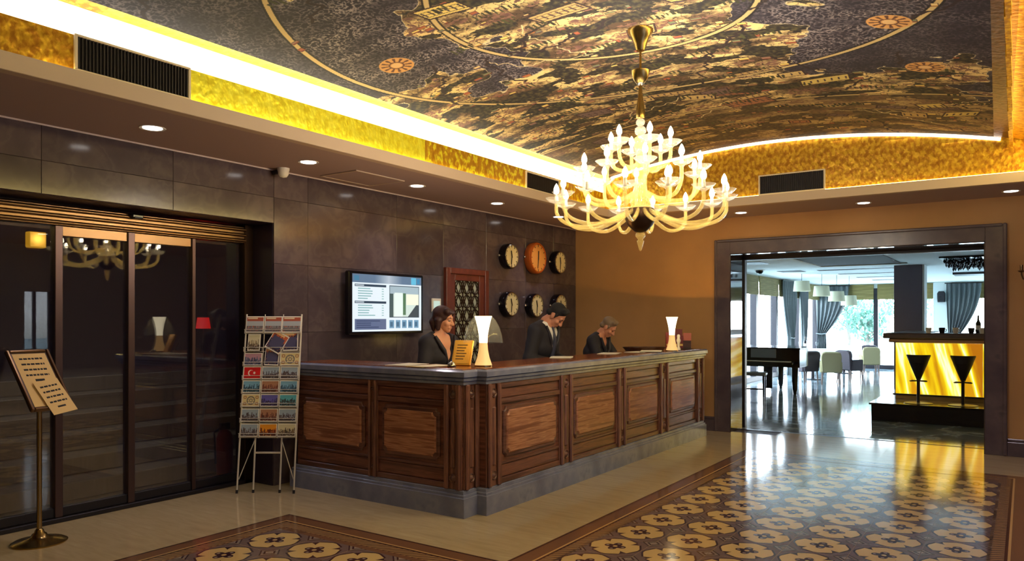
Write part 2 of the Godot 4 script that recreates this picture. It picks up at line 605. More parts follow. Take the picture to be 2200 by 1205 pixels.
func build_floor() -> void:
	var f := struct_node("floor")
	part("subfloor", boxm(Vector3(-6.3, -0.2, -10.2), Vector3(3.1, -0.006, 2.5), 0.0), M.grout, f)
	# cream marble slabs round the patterned field
	for r in [[-6.04, -4.67, -3.80, 2.4, 3, 1], [-6.04, -4.67, -9.9, -3.80, 4, 1], [-4.67, -2.65, -9.9, -3.80, 4, 1], [-2.65, 0.05, -10.2, -8.62, 1, 2], [0.05, 3.0, -10.2, 2.4, 6, 2]]:
		for i in r[4]:
			for j in r[5]:
				var dz: float = (r[3] - r[2]) / r[4]
				var dx: float = (r[1] - r[0]) / r[5]
				part("marble_slab", boxm(Vector3(r[0] + dx * j, -0.03, r[2] + dz * i), Vector3(r[0] + dx * (j + 1), 0, r[2] + dz * (i + 1)), 0.0004), M.cream_marble, f)
	for s in [[0.0, 0.02, "border_dark"], [0.02, 0.125, "border_brown"], [0.125, 0.14, "border_cream"], [0.14, 0.158, "border_dark"], [0.158, 0.25, "border_key"]]:
		var b := mb()
		slab(b, strip_plan(s[0], s[1]), -0.03, 0.0)
		part("inlay_strip", b.done(), M[s[2]], f)
	var g := mb()
	slab(g, PackedVector2Array([Vector2(-4.44, 2.4), Vector2(-4.44, -3.57), Vector2(-2.42, -3.57), Vector2(-2.42, -8.39), Vector2(-0.18, -8.39), Vector2(-0.18, 2.4)]), -0.03, -0.0012)
	part("tile_bed", g.done(), M.border_brown, f)
	# patterned tiles, one by one
	var t := boxm(Vector3(-0.5, -0.02, -0.5), Vector3(0.5, 0.0, 0.5), 0.0018)
	for c in 11:
		var x := -0.365 - 0.374 * c if c < 6 else -2.235 - 0.394 * (c - 5)
		var w := 0.3725 if c < 6 else 0.3925
		for k in 27:
			var z := -8.017 + 0.393 * k
			if c >= 6 and z < -3.4:
				continue
			part("floor_tile", t, M.floor_tile, f, Transform3D(Basis.from_scale(Vector3(w, 1, 0.3915)), Vector3(x, 0, z)))
	# dining room floor
	var d := struct_node("floor_dining")
	part("threshold", boxm(Vector3(-3.22, -0.03, -10.26), Vector3(-0.37, 0.001, -10.2), 0.0), M.black_metal, d)
	for i in 5:
		for j in 4:
			part("marble_slab", boxm(Vector3(-5.6 + 2.2 * j, -0.05, -25.2 + 2.988 * i), Vector3(-3.4 + 2.2 * j, 0, -22.212 + 2.988 * i), 0.0005), M.grey_marble, d)
	part("subfloor", boxm(Vector3(-5.6, -0.2, -25.2), Vector3(3.2, -0.05, -10.2), 0.0), M.grout, d)

# ------------------------------------------------------------------ the vault and what surrounds it
func vault_y(x: float) -> float:
	return 3.57 - 0.0515 * (x + 2.5) * (x + 2.5)

func paint_edge(z: float) -> float:
	return -0.255 + 0.0245 * (z + 8.85)

func vault_mesh(x0: Callable, x1: Callable, z0: float, z1: float, nx: int, nz: int) -> ArrayMesh:
	var b := mb()
	for i in nz:
		for j in nx:
			var p := []
			for q in [[0, 0], [1, 0], [1, 1], [0, 1]]:
				var z := lerpf(z0, z1, float(i + q[1]) / nz)
				var x := lerpf(x0.call(z), x1.call(z), float(j + q[0]) / nx)
				p.append([Vector3(x, vault_y(x), z), Vector3(-0.103 * (x + 2.5), -1, 0).normalized(), Vector2((x + 4.52) / 4.6, (z + 8.85) / 9.2)])
			b.tri(p[0][0], p[1][0], p[2][0], p[0][1], p[1][1], p[2][1], p[0][2], p[1][2], p[2][2])
			b.tri(p[0][0], p[2][0], p[3][0], p[0][1], p[2][1], p[3][1], p[0][2], p[2][2], p[3][2])
	return b.done()

func build_ceiling() -> void:
	var c := struct_node("ceiling")
	var m := mat("painted_canvas", Color.WHITE, 0.75)
	m.albedo_texture = ceiling_texture()
	part("painted_vault", vault_mesh(func(_z): return -4.52, paint_edge, -8.86, 0.35, 32, 12), m, c).set_meta("label", "painted canvas of the vault, an old map with rings")
	part("vault_end", vault_mesh(func(_z): return -4.52, func(_z): return 0.16, 0.35, 2.5, 24, 3), M.gold_leaf, c)
	part("gold_border", vault_mesh(paint_edge, func(z): return paint_edge(z) + 0.135, -8.86, 0.35, 3, 6), M.gold_shaded, c)  # darker gold paints the shade on this strip
	part("gold_border", vault_mesh(func(z): return paint_edge(z) + 0.135, func(_z): return 0.16, -8.86, 0.35, 4, 6), M.gold_leaf, c)
	# an added gilded bead that keeps the right cove light off the strip
	var bd := mb()
	for i in 12:
		var z0 := -8.86 + 0.767 * i
		bd.box(Vector3(-0.125 + 0.007 * i, 3.19, z0), Vector3(-0.095 + 0.007 * i, 3.30, z0 + 0.767))
	part("added_bead", bd.done(), M.gold_leaf, c)
	# left: gilded strip, cove, gilded wall, ledge, fascia
	var b := mb()
	for q in [[-8.95, -2.35, "gold_lit"], [-2.35, 2.5, "gold_part_lit"]]:  # brighter stretch of the strip has its light painted in
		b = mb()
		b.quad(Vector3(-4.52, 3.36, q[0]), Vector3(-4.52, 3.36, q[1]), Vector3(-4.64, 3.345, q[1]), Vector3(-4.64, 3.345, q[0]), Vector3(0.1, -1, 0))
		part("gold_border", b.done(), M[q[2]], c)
	for q in [[-8.95, -5.3, "gold_part_lit"], [-5.3, -2.55, "gold_lit"], [-2.55, 2.5, "gold_leaf"]]:  # yellower panels carry the chandelier glow in their colour
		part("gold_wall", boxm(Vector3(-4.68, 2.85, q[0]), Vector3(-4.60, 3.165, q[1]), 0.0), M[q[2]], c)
	part("cove_back", boxm(Vector3(-4.70, 3.165, -8.95), Vector3(-4.66, 3.40, 2.5), 0.0), M.fascia, c)
	part("fascia", boxm(Vector3(-4.60, SY - 0.001, -8.95), Vector3(-4.52, 2.94, 2.5), 0.003), M.fascia, c)
	part("soffit", boxm(Vector3(-6.05, SY, -9.85), Vector3(-4.60, 2.93, 2.5), 0.0), M.soffit, c)
	# far: arch of gold, ledge, fascia
	var poly := PackedVector2Array([Vector2(0.3, 2.85), Vector2(-4.68, 2.85)])
	for i in 25:
		var x := lerpf(-4.68, 0.3, i / 24.0)
		poly.append(Vector2(x, vault_y(x) + 0.06))
	b = mb()
	b.prism(poly, -9.0, -8.93)
	part("gold_arch", b.done(), M.gold_leaf, c)
	part("fascia", boxm(Vector3(-4.60, SY - 0.001, -8.93), Vector3(0.2, 2.94, -8.85), 0.003), M.fascia, c)
	part("soffit", boxm(Vector3(-4.60, SY, -9.85), Vector3(3.05, 2.93, -8.93), 0.0), M.soffit, c)
	# right: the same edge beyond the frame
	part("gold_wall", boxm(Vector3(0.20, 2.85, -8.95), Vector3(0.28, 3.02, 2.5), 0.0), M.gold_leaf, c)
	part("cove_back", boxm(Vector3(0.24, 3.02, -8.95), Vector3(0.28, 3.3, 2.5), 0.0), M.fascia, c)
	part("fascia", boxm(Vector3(0.14, SY - 0.001, -8.85), Vector3(0.20, 2.94, 2.5), 0.003), M.fascia, c)
	part("soffit", boxm(Vector3(0.20, SY, -8.93), Vector3(3.05, 2.93, 2.5), 0.0), M.soffit, c)
	part("soffit", boxm(Vector3(-4.60, SY, 1.6), Vector3(0.2, 2.93, 2.5), 0.0), M.soffit, c)
	part("slab", boxm(Vector3(-6.1, 3.62, -10.0), Vector3(3.2, 3.8, 2.7), 0.0), M.soffit, c)
	# luminous bands
	var cl := part("cove_light", boxm(Vector3(-4.66, 3.165, -8.93), Vector3(-4.625, 3.345, 2.4), 0.0), M.cove_glow, self)
	tag(cl, "long luminous white cove band between gilded wall and painted ceiling on the left", "cove light")
	cl = part("cove_light", boxm(Vector3(0.215, 3.03, -8.85), Vector3(0.24, 3.19, 2.4), 0.0), M.ledge_glow, self)
	tag(cl, "warm cove band behind the right fascia above the near edge of the vault", "cove light")
	var pts := []
	for i in 33:
		var x := lerpf(-4.5, -0.2, i / 32.0)
		pts.append(Vector3(x, vault_y(x) - 0.012, -8.90))
	b = mb()
	b.tube(pts, 0.017, 8)
	cl = part("arch_light", b.done(), M.arch_glow, self)
	tag(cl, "thin white light line along the arched top of the gilded far wall", "cove light")
	for i in 8:
		var x := -4.25 + 0.54 * i
		area_light("arch_light_lamp", Vector3(x, vault_y(x) - 0.036, -8.895), Vector3(0.103 * (x + 2.5) * 0.0, -1, 0.12), Vector2(0.5, 0.03), 1.6, Color(1.0, 0.9, 0.68))
	# warm strips lying on the ledges behind the fascias
	b = mb()
	b.tube([Vector3(-4.585, 2.947, -8.9), Vector3(-4.585, 2.947, -2.0)], 0.006, 6)
	cl = part("ledge_light", b.done(), M.ledge_glow, self)
	tag(cl, "hidden warm strip light on the ledge below the left gilded wall", "strip light")
	b = mb()
	b.tube([Vector3(-4.5, 2.947, -8.915), Vector3(0.13, 2.947, -8.915)], 0.006, 6)
	cl = part("ledge_light", b.done(), M.ledge_glow, self)
	tag(cl, "hidden warm strip light on the ledge below the far gilded arch", "strip light")

func stroke(im: Image, a: Vector2, b: Vector2, r: float, c: Color) -> void:
	var n := int((b - a).length()) + 1
	var d := maxi(1, int(r * 2.0))
	for i in n + 1:
		var p := a.lerp(b, float(i) / n) - Vector2(r, r)
		im.fill_rect(Rect2i(int(p.x), int(p.y), d, d), c)

func ceiling_texture() -> ImageTexture:
	# an old hand-coloured map: navy sea with pale ripples, ochre land, ringed by cream lines
	var w := 1024
	var h := 2048
	var mk := func(freq: float, type: int, oct: int, sd: int) -> PackedByteArray:
		var n := FastNoiseLite.new()
		n.seed = sd
		n.noise_type = type
		n.frequency = freq
		n.fractal_octaves = oct
		if type == FastNoiseLite.TYPE_CELLULAR:
			n.cellular_return_type = FastNoiseLite.RETURN_DISTANCE2_SUB
			n.domain_warp_enabled = true
			n.domain_warp_amplitude = 14.0
			n.domain_warp_frequency = 0.03
		var im := n.get_image(w, h)
		return im.get_data()
	var big: PackedByteArray = mk.call(0.0042, FastNoiseLite.TYPE_SIMPLEX_SMOOTH, 4, 4)
	var mid: PackedByteArray = mk.call(0.014, FastNoiseLite.TYPE_SIMPLEX_SMOOTH, 5, 9)
	var fine: PackedByteArray = mk.call(0.075, FastNoiseLite.TYPE_SIMPLEX_SMOOTH, 3, 14)
	var cell: PackedByteArray = mk.call(0.055, FastNoiseLite.TYPE_CELLULAR, 1, 19)
	var out := PackedByteArray()
	out.resize(w * h * 3)
	var at := 0
	for j in h:
		var z := -8.85 + 9.2 * (j + 0.5) / h
		for i in w:
			var x := -4.52 + 4.6 * (i + 0.5) / w
			var k := j * w + i
			var nb := big[k] / 255.0 - 0.5
			var nm := mid[j * w + i / 2] / 255.0 - 0.5            # drawn out sideways, as the brush runs
			var nd := mid[(h - 1 - j) * w + (w - 1) / 2 + i / 2] / 255.0 - 0.5
			var nf := fine[k] / 255.0 - 0.5
			var ce := cell[k] / 255.0
			# sea lobes left and right of a band of land
			var l := sqrt((x + 4.55) * (x + 4.55) + (z + 3.6) * (z + 3.6)) / 1.5
			var r := sqrt((x + 0.1) * (x + 0.1) + (z + 5.1) * (z + 5.1) * 0.6) / 1.3
			var land := minf(l, r) - 1.0 + nb * 1.6 + nm * 0.35
			var cr: float
			var cg: float
			var cb: float
			if land < 0.0:
				var dc := sqrt((x + 2.35) * (x + 2.35) + (z + 4.33) * (z + 4.33))
				var lift := 1.0 if dc > 1.06 and dc < 2.05 else 0.55
				var curl := clampf(1.15 - absf(nf + 0.02) * 8.0, 0.0, 1.0) * clampf(0.75 + nm * 1.6, 0.25, 1.0) * lift
				cr = 34.0 + 130.0 * curl
				cg = 30.0 + 124.0 * curl
				cb = 46.0 + 106.0 * curl
				if land > -0.022:
					cr = 214.0; cg = 200.0; cb = 160.0
			else:
				var t := clampf(0.56 + nm * 2.6 + nf * 0.8, 0.0, 1.0)
				cr = lerpf(84.0, 236.0, t)
				cg = lerpf(64.0, 208.0, t)
				cb = lerpf(48.0, 142.0, t)
				if nd < -0.03 - 0.12 * nb:                     # woods and shade
					var q := clampf(0.35 + nf * 1.8, 0.0, 1.0)
					cr = lerpf(24.0, 92.0, q); cg = lerpf(20.0, 86.0, q); cb = lerpf(30.0, 52.0, q)
				elif nd > 0.19 and nf > -0.05:                 # ploughed fields
					cr = 140.0 - 60.0 * ce; cg = 102.0 - 50.0 * ce; cb = 84.0 - 26.0 * ce
				elif ce < 0.05 and nb > -0.08:                 # inked outlines
					cr *= 0.42; cg *= 0.38; cb *= 0.45
				if z < -7.2:
					cr = lerpf(cr, 120.0, 0.45); cg = lerpf(cg, 94.0, 0.45); cb = lerpf(cb, 66.0, 0.45)
			# rings and the ruled frame
			var d := sqrt((x + 2.35) * (x + 2.35) + (z + 4.33) * (z + 4.33))
			var ring := minf(absf(d - 2.05), absf(d - 1.06))
			ring = minf(ring, absf(z + 7.22))
			if ring < 0.018:
				cr = 206.0; cg = 180.0; cb = 124.0
			elif ring < 0.032:
				cr *= 0.3; cg *= 0.28; cb *= 0.32
			out[at] = int(cr)
			out[at + 1] = int(cg)
			out[at + 2] = int(cb)
			at += 3
	var im := Image.create_from_data(w, h, false, Image.FORMAT_RGB8, out)
	# little houses, walls and sun rosettes
	var rng := RandomNumberGenerator.new()
	rng.seed = 77
	for n in 900:
		var x := rng.randf_range(-4.3, -0.4)
		var z := rng.randf_range(-8.6, -0.4)
		var px := int((x + 4.52) / 4.6 * w)
		var pz := int((z + 8.85) / 9.2 * h)
		if px < 30 or px > w - 30 or pz < 30 or pz > h - 30:
			continue
		var under := im.get_pixel(px, pz)
		if under.b > under.r * 0.9:
			continue
		var sx := rng.randi_range(5, 17)
		var sz := rng.randi_range(4, 11)
		im.fill_rect(Rect2i(px, pz, sx + 2, sz + 2), Color8(70, 44, 40))
		im.fill_rect(Rect2i(px + 1, pz + 1, sx, sz), [Color8(222, 196, 138), Color8(168, 92, 62), Color8(146, 110, 92), Color8(118, 128, 96), Color8(232, 210, 120)][rng.randi() % 5])
		im.fill_rect(Rect2i(px + 1, pz + 1, sx, maxi(1, sz / 3)), [Color8(140, 66, 50), Color8(92, 72, 96), Color8(188, 132, 60)][rng.randi() % 3])
	# rivers and cracks, town walls in slanted outline, rows of trees
	for n in 46:
		var p := Vector2(rng.randf_range(60, w - 60), rng.randf_range(60, h - 60))
		var pale := n % 3 == 0
		var dir := rng.randf() * TAU
		for k in 26:
			var q := p + Vector2.from_angle(dir + rng.randf_range(-1.1, 1.1)) * rng.randf_range(5, 12)
			stroke(im, p, q, 1.3 if pale else 2.2, Color8(222, 204, 158) if pale else Color8(40, 26, 34))
			p = q
	for n in 60:
		var o := Vector2(rng.randf_range(120, w - 120), rng.randf_range(60, h - 90))
		if im.get_pixelv(Vector2i(o)).b > im.get_pixelv(Vector2i(o)).r * 0.95:
			continue
		var e := Vector2.from_angle(rng.randf_range(-0.4, 0.4)) * rng.randf_range(40, 100)
		var f := Vector2.from_angle(rng.randf_range(1.1, 2.0)) * rng.randf_range(14, 44)
		var tone: Color = [Color8(226, 196, 130), Color8(176, 116, 84), Color8(206, 172, 112), Color8(120, 96, 96), Color8(232, 206, 120)][n % 5]
		var rows := int(f.length())
		for k in rows:
			stroke(im, o + f * k / rows, o + e + f * k / rows, 0.8, tone if k % 9 < 7 else tone.darkened(0.45))
		var dark := Color8(52, 32, 38)
		stroke(im, o, o + e, 1.6, dark)
		stroke(im, o + f, o + e + f, 1.6, dark)
		stroke(im, o, o + f, 1.6, dark)
		stroke(im, o + e, o + e + f, 1.6, dark)
		for k in int(e.length() / 12.0):
			var t := (k + 0.5) / int(e.length() / 12.0)
			stroke(im, o + e * t + f * 0.3, o + e * t + f * 0.65, 1.6, dark.lightened(0.1))
	for n in 150:
		var o := Vector2(rng.randf_range(60, w - 60), rng.randf_range(60, h - 60))
		if im.get_pixelv(Vector2i(o)).b > im.get_pixelv(Vector2i(o)).r * 0.95:
			continue
		for k in rng.randi_range(3, 9):
			var c := o + Vector2(k * 9.0, rng.randf_range(-4, 4))
			stroke(im, c, c + Vector2(0, -rng.randf_range(6, 16)), rng.randf_range(1.5, 3.2), Color8(38, 38, 30).lerp(Color8(72, 76, 46), rng.randf()))
	for c in [[-4.0, -4.28], [-0.62, -6.4], [-0.72, -5.35]]:
		var cx: float = (c[0] + 4.52) / 4.6 * w
		var cz: float = (c[1] + 8.85) / 9.2 * h
		for dz in range(-30, 31):
			for dx in range(-30, 31):
				var q := Vector2(dx / 30.0, dz / 30.0)
				var ray := q.length()
				if ray > 1.0:
					continue
				var spoke := fposmod(q.angle(), TAU / 12.0) / (TAU / 12.0)
				if ray < 0.36 or ray > 0.88 or (ray > 0.45 and absf(spoke - 0.5) < 0.3):
					im.set_pixel(clampi(int(cx + dx), 0, w - 1), clampi(int(cz + dz), 0, h - 1), Color8(214, 160, 96) if ray > 0.3 else Color8(226, 186, 130))
				else:
					im.set_pixel(clampi(int(cx + dx), 0, w - 1), clampi(int(cz + dz), 0, h - 1), Color8(98, 62, 48))
	return ImageTexture.create_from_image(im)

# ------------------------------------------------------------------ left wall: marble panels and the sliding doors
func build_left_wall() -> void:
	mat("trim_pale", Color8(214, 196, 190), 0.4)
	var w := struct_node("wall_left")
	part("backing", boxm(Vector3(-5.9, 0, -9.86), Vector3(XL - 0.02, SY, -4.40), 0.0), M.grout, w)
	part("backing", boxm(Vector3(-5.9, 2.40, -4.40), Vector3(XL - 0.02, SY, -0.5), 0.0), M.grout, w)
	part("backing", boxm(Vector3(-5.9, 0, -0.5), Vector3(XL - 0.02, SY, 2.5), 0.0), M.grout, w)
	part("jamb", boxm(Vector3(-6.02, 0, -4.40), Vector3(XL - 0.021, 2.40, -4.36), 0.0), M.dark_reveal, w)
	part("lintel", boxm(Vector3(-6.02, 2.36, -4.36), Vector3(XL - 0.021, 2.40, -0.5), 0.0), M.dark_reveal, w)
	part("jamb", boxm(Vector3(-6.02, 0, -0.5), Vector3(XL - 0.021, 2.40, -0.46), 0.0), M.dark_reveal, w)
	var rows := [0.0, 0.70, 1.375, 2.0, 2.59, SY]
	var cols := [-9.85, -9.2, -8.48, -7.58, -6.74, -5.96, -4.75, -4.362]
	var n := 0
	for j in 5:
		for i in 7:
			n += 1
			part("marble_panel", boxm(Vector3(XL - 0.02, rows[j] + 0.0012, cols[i] + 0.0012), Vector3(XL, rows[j + 1] - 0.0012, cols[i + 1] - 0.0012), 0.0015), M["wall_marble_%d" % ((n * 7 + j) % 3)], w)
	for j in [[2.36, 2.59], [2.59, SY]]:
		for i in 4:
			n += 1
			part("marble_panel", boxm(Vector3(XL - 0.02, j[0] + 0.0012, -4.36 + 0.965 * i), Vector3(XL, j[1] - 0.0012, -4.3625 + 0.965 * (i + 1)), 0.0015), M["wall_marble_%d" % (n % 3)], w)
	for j in 5:
		for i in 3:
			part("marble_panel", boxm(Vector3(XL - 0.02, rows[j] + 0.0012, -0.498 + i), Vector3(XL, rows[j + 1] - 0.0012, 0.498 + i), 0.0015), M.wall_marble_1, w)
	# sliding doors
	mat("stile_bronze", Color8(84, 66, 66), 0.3, 0.8)
	struct("trim_2", boxm(Vector3(XL, SY - 0.012, -9.85), Vector3(XL + 0.008, SY, 2.4), 0.002), M.trim_pale)
	var d := struct_node("door_1")
	var b := mb()
	b.box(Vector3(-5.99, 2.19, -4.28), Vector3(-5.87, 2.335, -0.5), 0.004)
	part("transom", b.done(), M.bronze, d)
	for k in 3:
		b = mb()
		b.tube([Vector3(-5.868, 2.212 + 0.048 * k, -4.28), Vector3(-5.868, 2.212 + 0.048 * k, -0.5)], 0.016, 10)
		part("transom_ridge", b.done(), M.bronze, d)
	part("threshold", boxm(Vector3(-6.0, 0.0, -4.36), Vector3(-5.86, 0.035, -0.5), 0.004), M.black_metal, d)
	part("side_post", boxm(Vector3(-6.0, 0.0, -4.36), Vector3(-5.86, 2.36, -4.27), 0.004), M.dark_bronze, d)
	var posts := [-4.27, -3.78, -3.235, -2.69, -2.10, -1.555, -1.01, -0.5]
	for i in range(1, 7):
		var hw := 0.017 if i == 1 or i == 6 else 0.028
		part("stile", boxm(Vector3(-5.97, 0.035, posts[i] - hw), Vector3(-5.885, 2.19, posts[i] + hw), 0.004), M.stile_bronze, d)
	for i in 7:
		var z0: float = posts[i] + 0.017
		var z1: float = posts[i + 1] - 0.017
		part("bottom_rail", boxm(Vector3(-5.96, 0.036, z0), Vector3(-5.90, 0.105, z1), 0.004), M.black_metal, d)
		if i == 1 or i == 2 or i == 4 or i == 5:
			part("top_rail", boxm(Vector3(-5.96, 2.115, z0), Vector3(-5.90, 2.19, z1), 0.004), M.bronze, d)
		b = mb()
		b.box(Vector3(-5.926, 0.10, z0), Vector3(-5.920, 2.19, z1))
		b.box(Vector3(-5.942, 0.10, z0), Vector3(-5.936, 2.19, z1))
		part("glass_pane", b.done(), M.door_glass, d)
	var s := thing("door_sensor", "small black motion sensor on the bronze transom above the sliding glass doors", "sensor", Vector3(-5.845, 2.315, -3.25))
	b = mb()
	b.box(Vector3(-0.02, -0.02, -0.05), Vector3(0.03, 0.02, 0.05), 0.012)
	part("housing", b.done(), M.black_gloss, s)
	part("lens", boxm(Vector3(0.02, -0.018, -0.03), Vector3(0.034, -0.004, 0.03), 0.003), M.black_metal, s)

# ------------------------------------------------------------------ far wall with the opening to the dining room
func build_far_wall() -> void:
	var w := struct_node("wall_far")
	part("plaster", boxm(Vector3(-5.6, 0, -10.4), Vector3(-3.30, SY, ZB), 0.0), M.ochre, w)
	part("plaster", boxm(Vector3(-0.28, 0, -10.4), Vector3(3.05, SY, ZB), 0.0), M.ochre, w)
	part("plaster", boxm(Vector3(-3.30, 2.45, -10.4), Vector3(-0.28, SY, ZB), 0.0), M.ochre, w)
	var t := struct_node("trim_1")
	part("jamb", boxm(Vector3(-3.41, 0, -10.42), Vector3(-3.225, 2.53, ZB + 0.02), 0.004), M.door_stone, t)
	part("jamb", boxm(Vector3(-0.365, 0, -10.42), Vector3(-0.17, 2.53, ZB + 0.02), 0.004), M.door_stone, t)
	part("head", boxm(Vector3(-3.225, 2.36, -10.42), Vector3(-0.365, 2.53, ZB + 0.02), 0.004), M.door_stone, t)
	part("outer_moulding", boxm(Vector3(-3.43, 0, ZB), Vector3(-3.395, 2.55, ZB + 0.045), 0.01), M.door_stone, t)
	part("outer_moulding", boxm(Vector3(-0.20, 0, ZB), Vector3(-0.16, 2.55, ZB + 0.045), 0.01), M.door_stone, t)
	part("outer_moulding", boxm(Vector3(-3.395, 2.515, ZB), Vector3(-0.20, 2.55, ZB + 0.045), 0.01), M.door_stone, t)
	part("reveal", boxm(Vector3(-3.226, 0, -10.38), Vector3(-3.215, 2.35, ZB + 0.01), 0.0), M.reveal_stone, t)
	part("reveal", boxm(Vector3(-0.376, 0, -10.38), Vector3(-0.364, 2.35, ZB + 0.01), 0.0), M.reveal_stone, t)
	part("reveal", boxm(Vector3(-3.215, 2.35, -10.38), Vector3(-0.376, 2.361, ZB + 0.01), 0.0), M.reveal_stone, t)
	part("inner_frame", boxm(Vector3(-3.25, 0, -10.47), Vector3(-3.195, 2.36, -10.38), 0.002), M.black_metal, t)
	part("inner_frame", boxm(Vector3(-0.395, 0, -10.47), Vector3(-0.34, 2.36, -10.38), 0.002), M.black_metal, t)
	part("inner_frame", boxm(Vector3(-3.25, 2.31, -10.47), Vector3(-0.34, 2.37, -10.38), 0.002), M.black_metal, t)
	for r in [["baseboard_far", -5.57, -3.43], ["baseboard_far_right", -0.16, 3.0]]:
		var b := mb()
		b.box(Vector3(r[1], 0, ZB), Vector3(r[2], 0.155, ZB + 0.03), 0.004)
		b.box(Vector3(r[1], 0.155, ZB), Vector3(r[2], 0.19, ZB + 0.018), 0.006)
		struct(r[0], b.done(), M.door_stone)

func build_outer_shell() -> void:
	var r := struct_node("wall_right")
	var grey := mat("wall_greige", Color8(150, 140, 134), 0.8)
	part("plaster", boxm(Vector3(3.0, 0, -9.85), Vector3(3.2, 3.62, -6.75), 0.0), grey, r)
	part("plaster", boxm(Vector3(3.0, 0, -6.2), Vector3(3.2, 3.62, 2.6), 0.0), grey, r)
	var wd := struct_node("window_12")  # unseen glowing window, added to cast a bluish fill
	part("fill_pane", boxm(Vector3(2.975, 0.55, -4.5), Vector3(2.99, 2.45, -0.5), 0.0), glow("window_fill", Color(0.5, 0.66, 1.0), 0.9), wd)
	for q in [[-4.56, -4.5], [-2.53, -2.47], [-0.5, -0.44]]:
		part("frame", boxm(Vector3(2.95, 0.49, q[0]), Vector3(3.0, 2.51, q[1]), 0.004), M.black_metal, wd)
	for q in [[0.49, 0.55], [2.45, 2.51]]:
		part("frame", boxm(Vector3(2.95, q[0], -4.5), Vector3(3.0, q[1], -0.5), 0.004), M.black_metal, wd)
	part("plaster", boxm(Vector3(3.0, 0, -6.75), Vector3(3.2, 0.95, -6.2), 0.0), grey, r)
	part("plaster", boxm(Vector3(3.0, 2.0, -6.75), Vector3(3.2, 3.62, -6.2), 0.0), grey, r)
	var wn := struct_node("window_11")
	part("bar", boxm(Vector3(3.06, 0.95, -6.42), Vector3(3.12, 2.0, -6.37), 0.003), M.black_metal, wn)
	part("bar", boxm(Vector3(3.06, 0.95, -6.68), Vector3(3.12, 2.0, -6.63), 0.003), M.black_metal, wn)
	var tint := mat("tinted_pane", Color(0.2, 0.3, 0.4, 0.72), 0.0)
	tint.transparency = BaseMaterial3D.TRANSPARENCY_ALPHA
	part("pane", boxm(Vector3(3.08, 0.95, -6.75), Vector3(3.09, 2.0, -6.2), 0.0), tint, wn)
	struct("wall_rear", boxm(Vector3(-6.1, 0, 2.4), Vector3(3.2, 3.62, 2.6), 0.0), grey)
	var u := struct_node("wall_upper")
	part("backing", boxm(Vector3(-6.1, 2.93, -10.4), Vector3(3.2, 3.62, -9.0), 0.0), M.soffit, u)
	part("backing", boxm(Vector3(-6.1, 2.93, -9.0), Vector3(-4.70, 3.62, 2.6), 0.0), M.soffit, u)
	part("backing", boxm(Vector3(0.29, 2.93, -9.0), Vector3(3.2, 3.62, 2.6), 0.0), M.soffit, u)

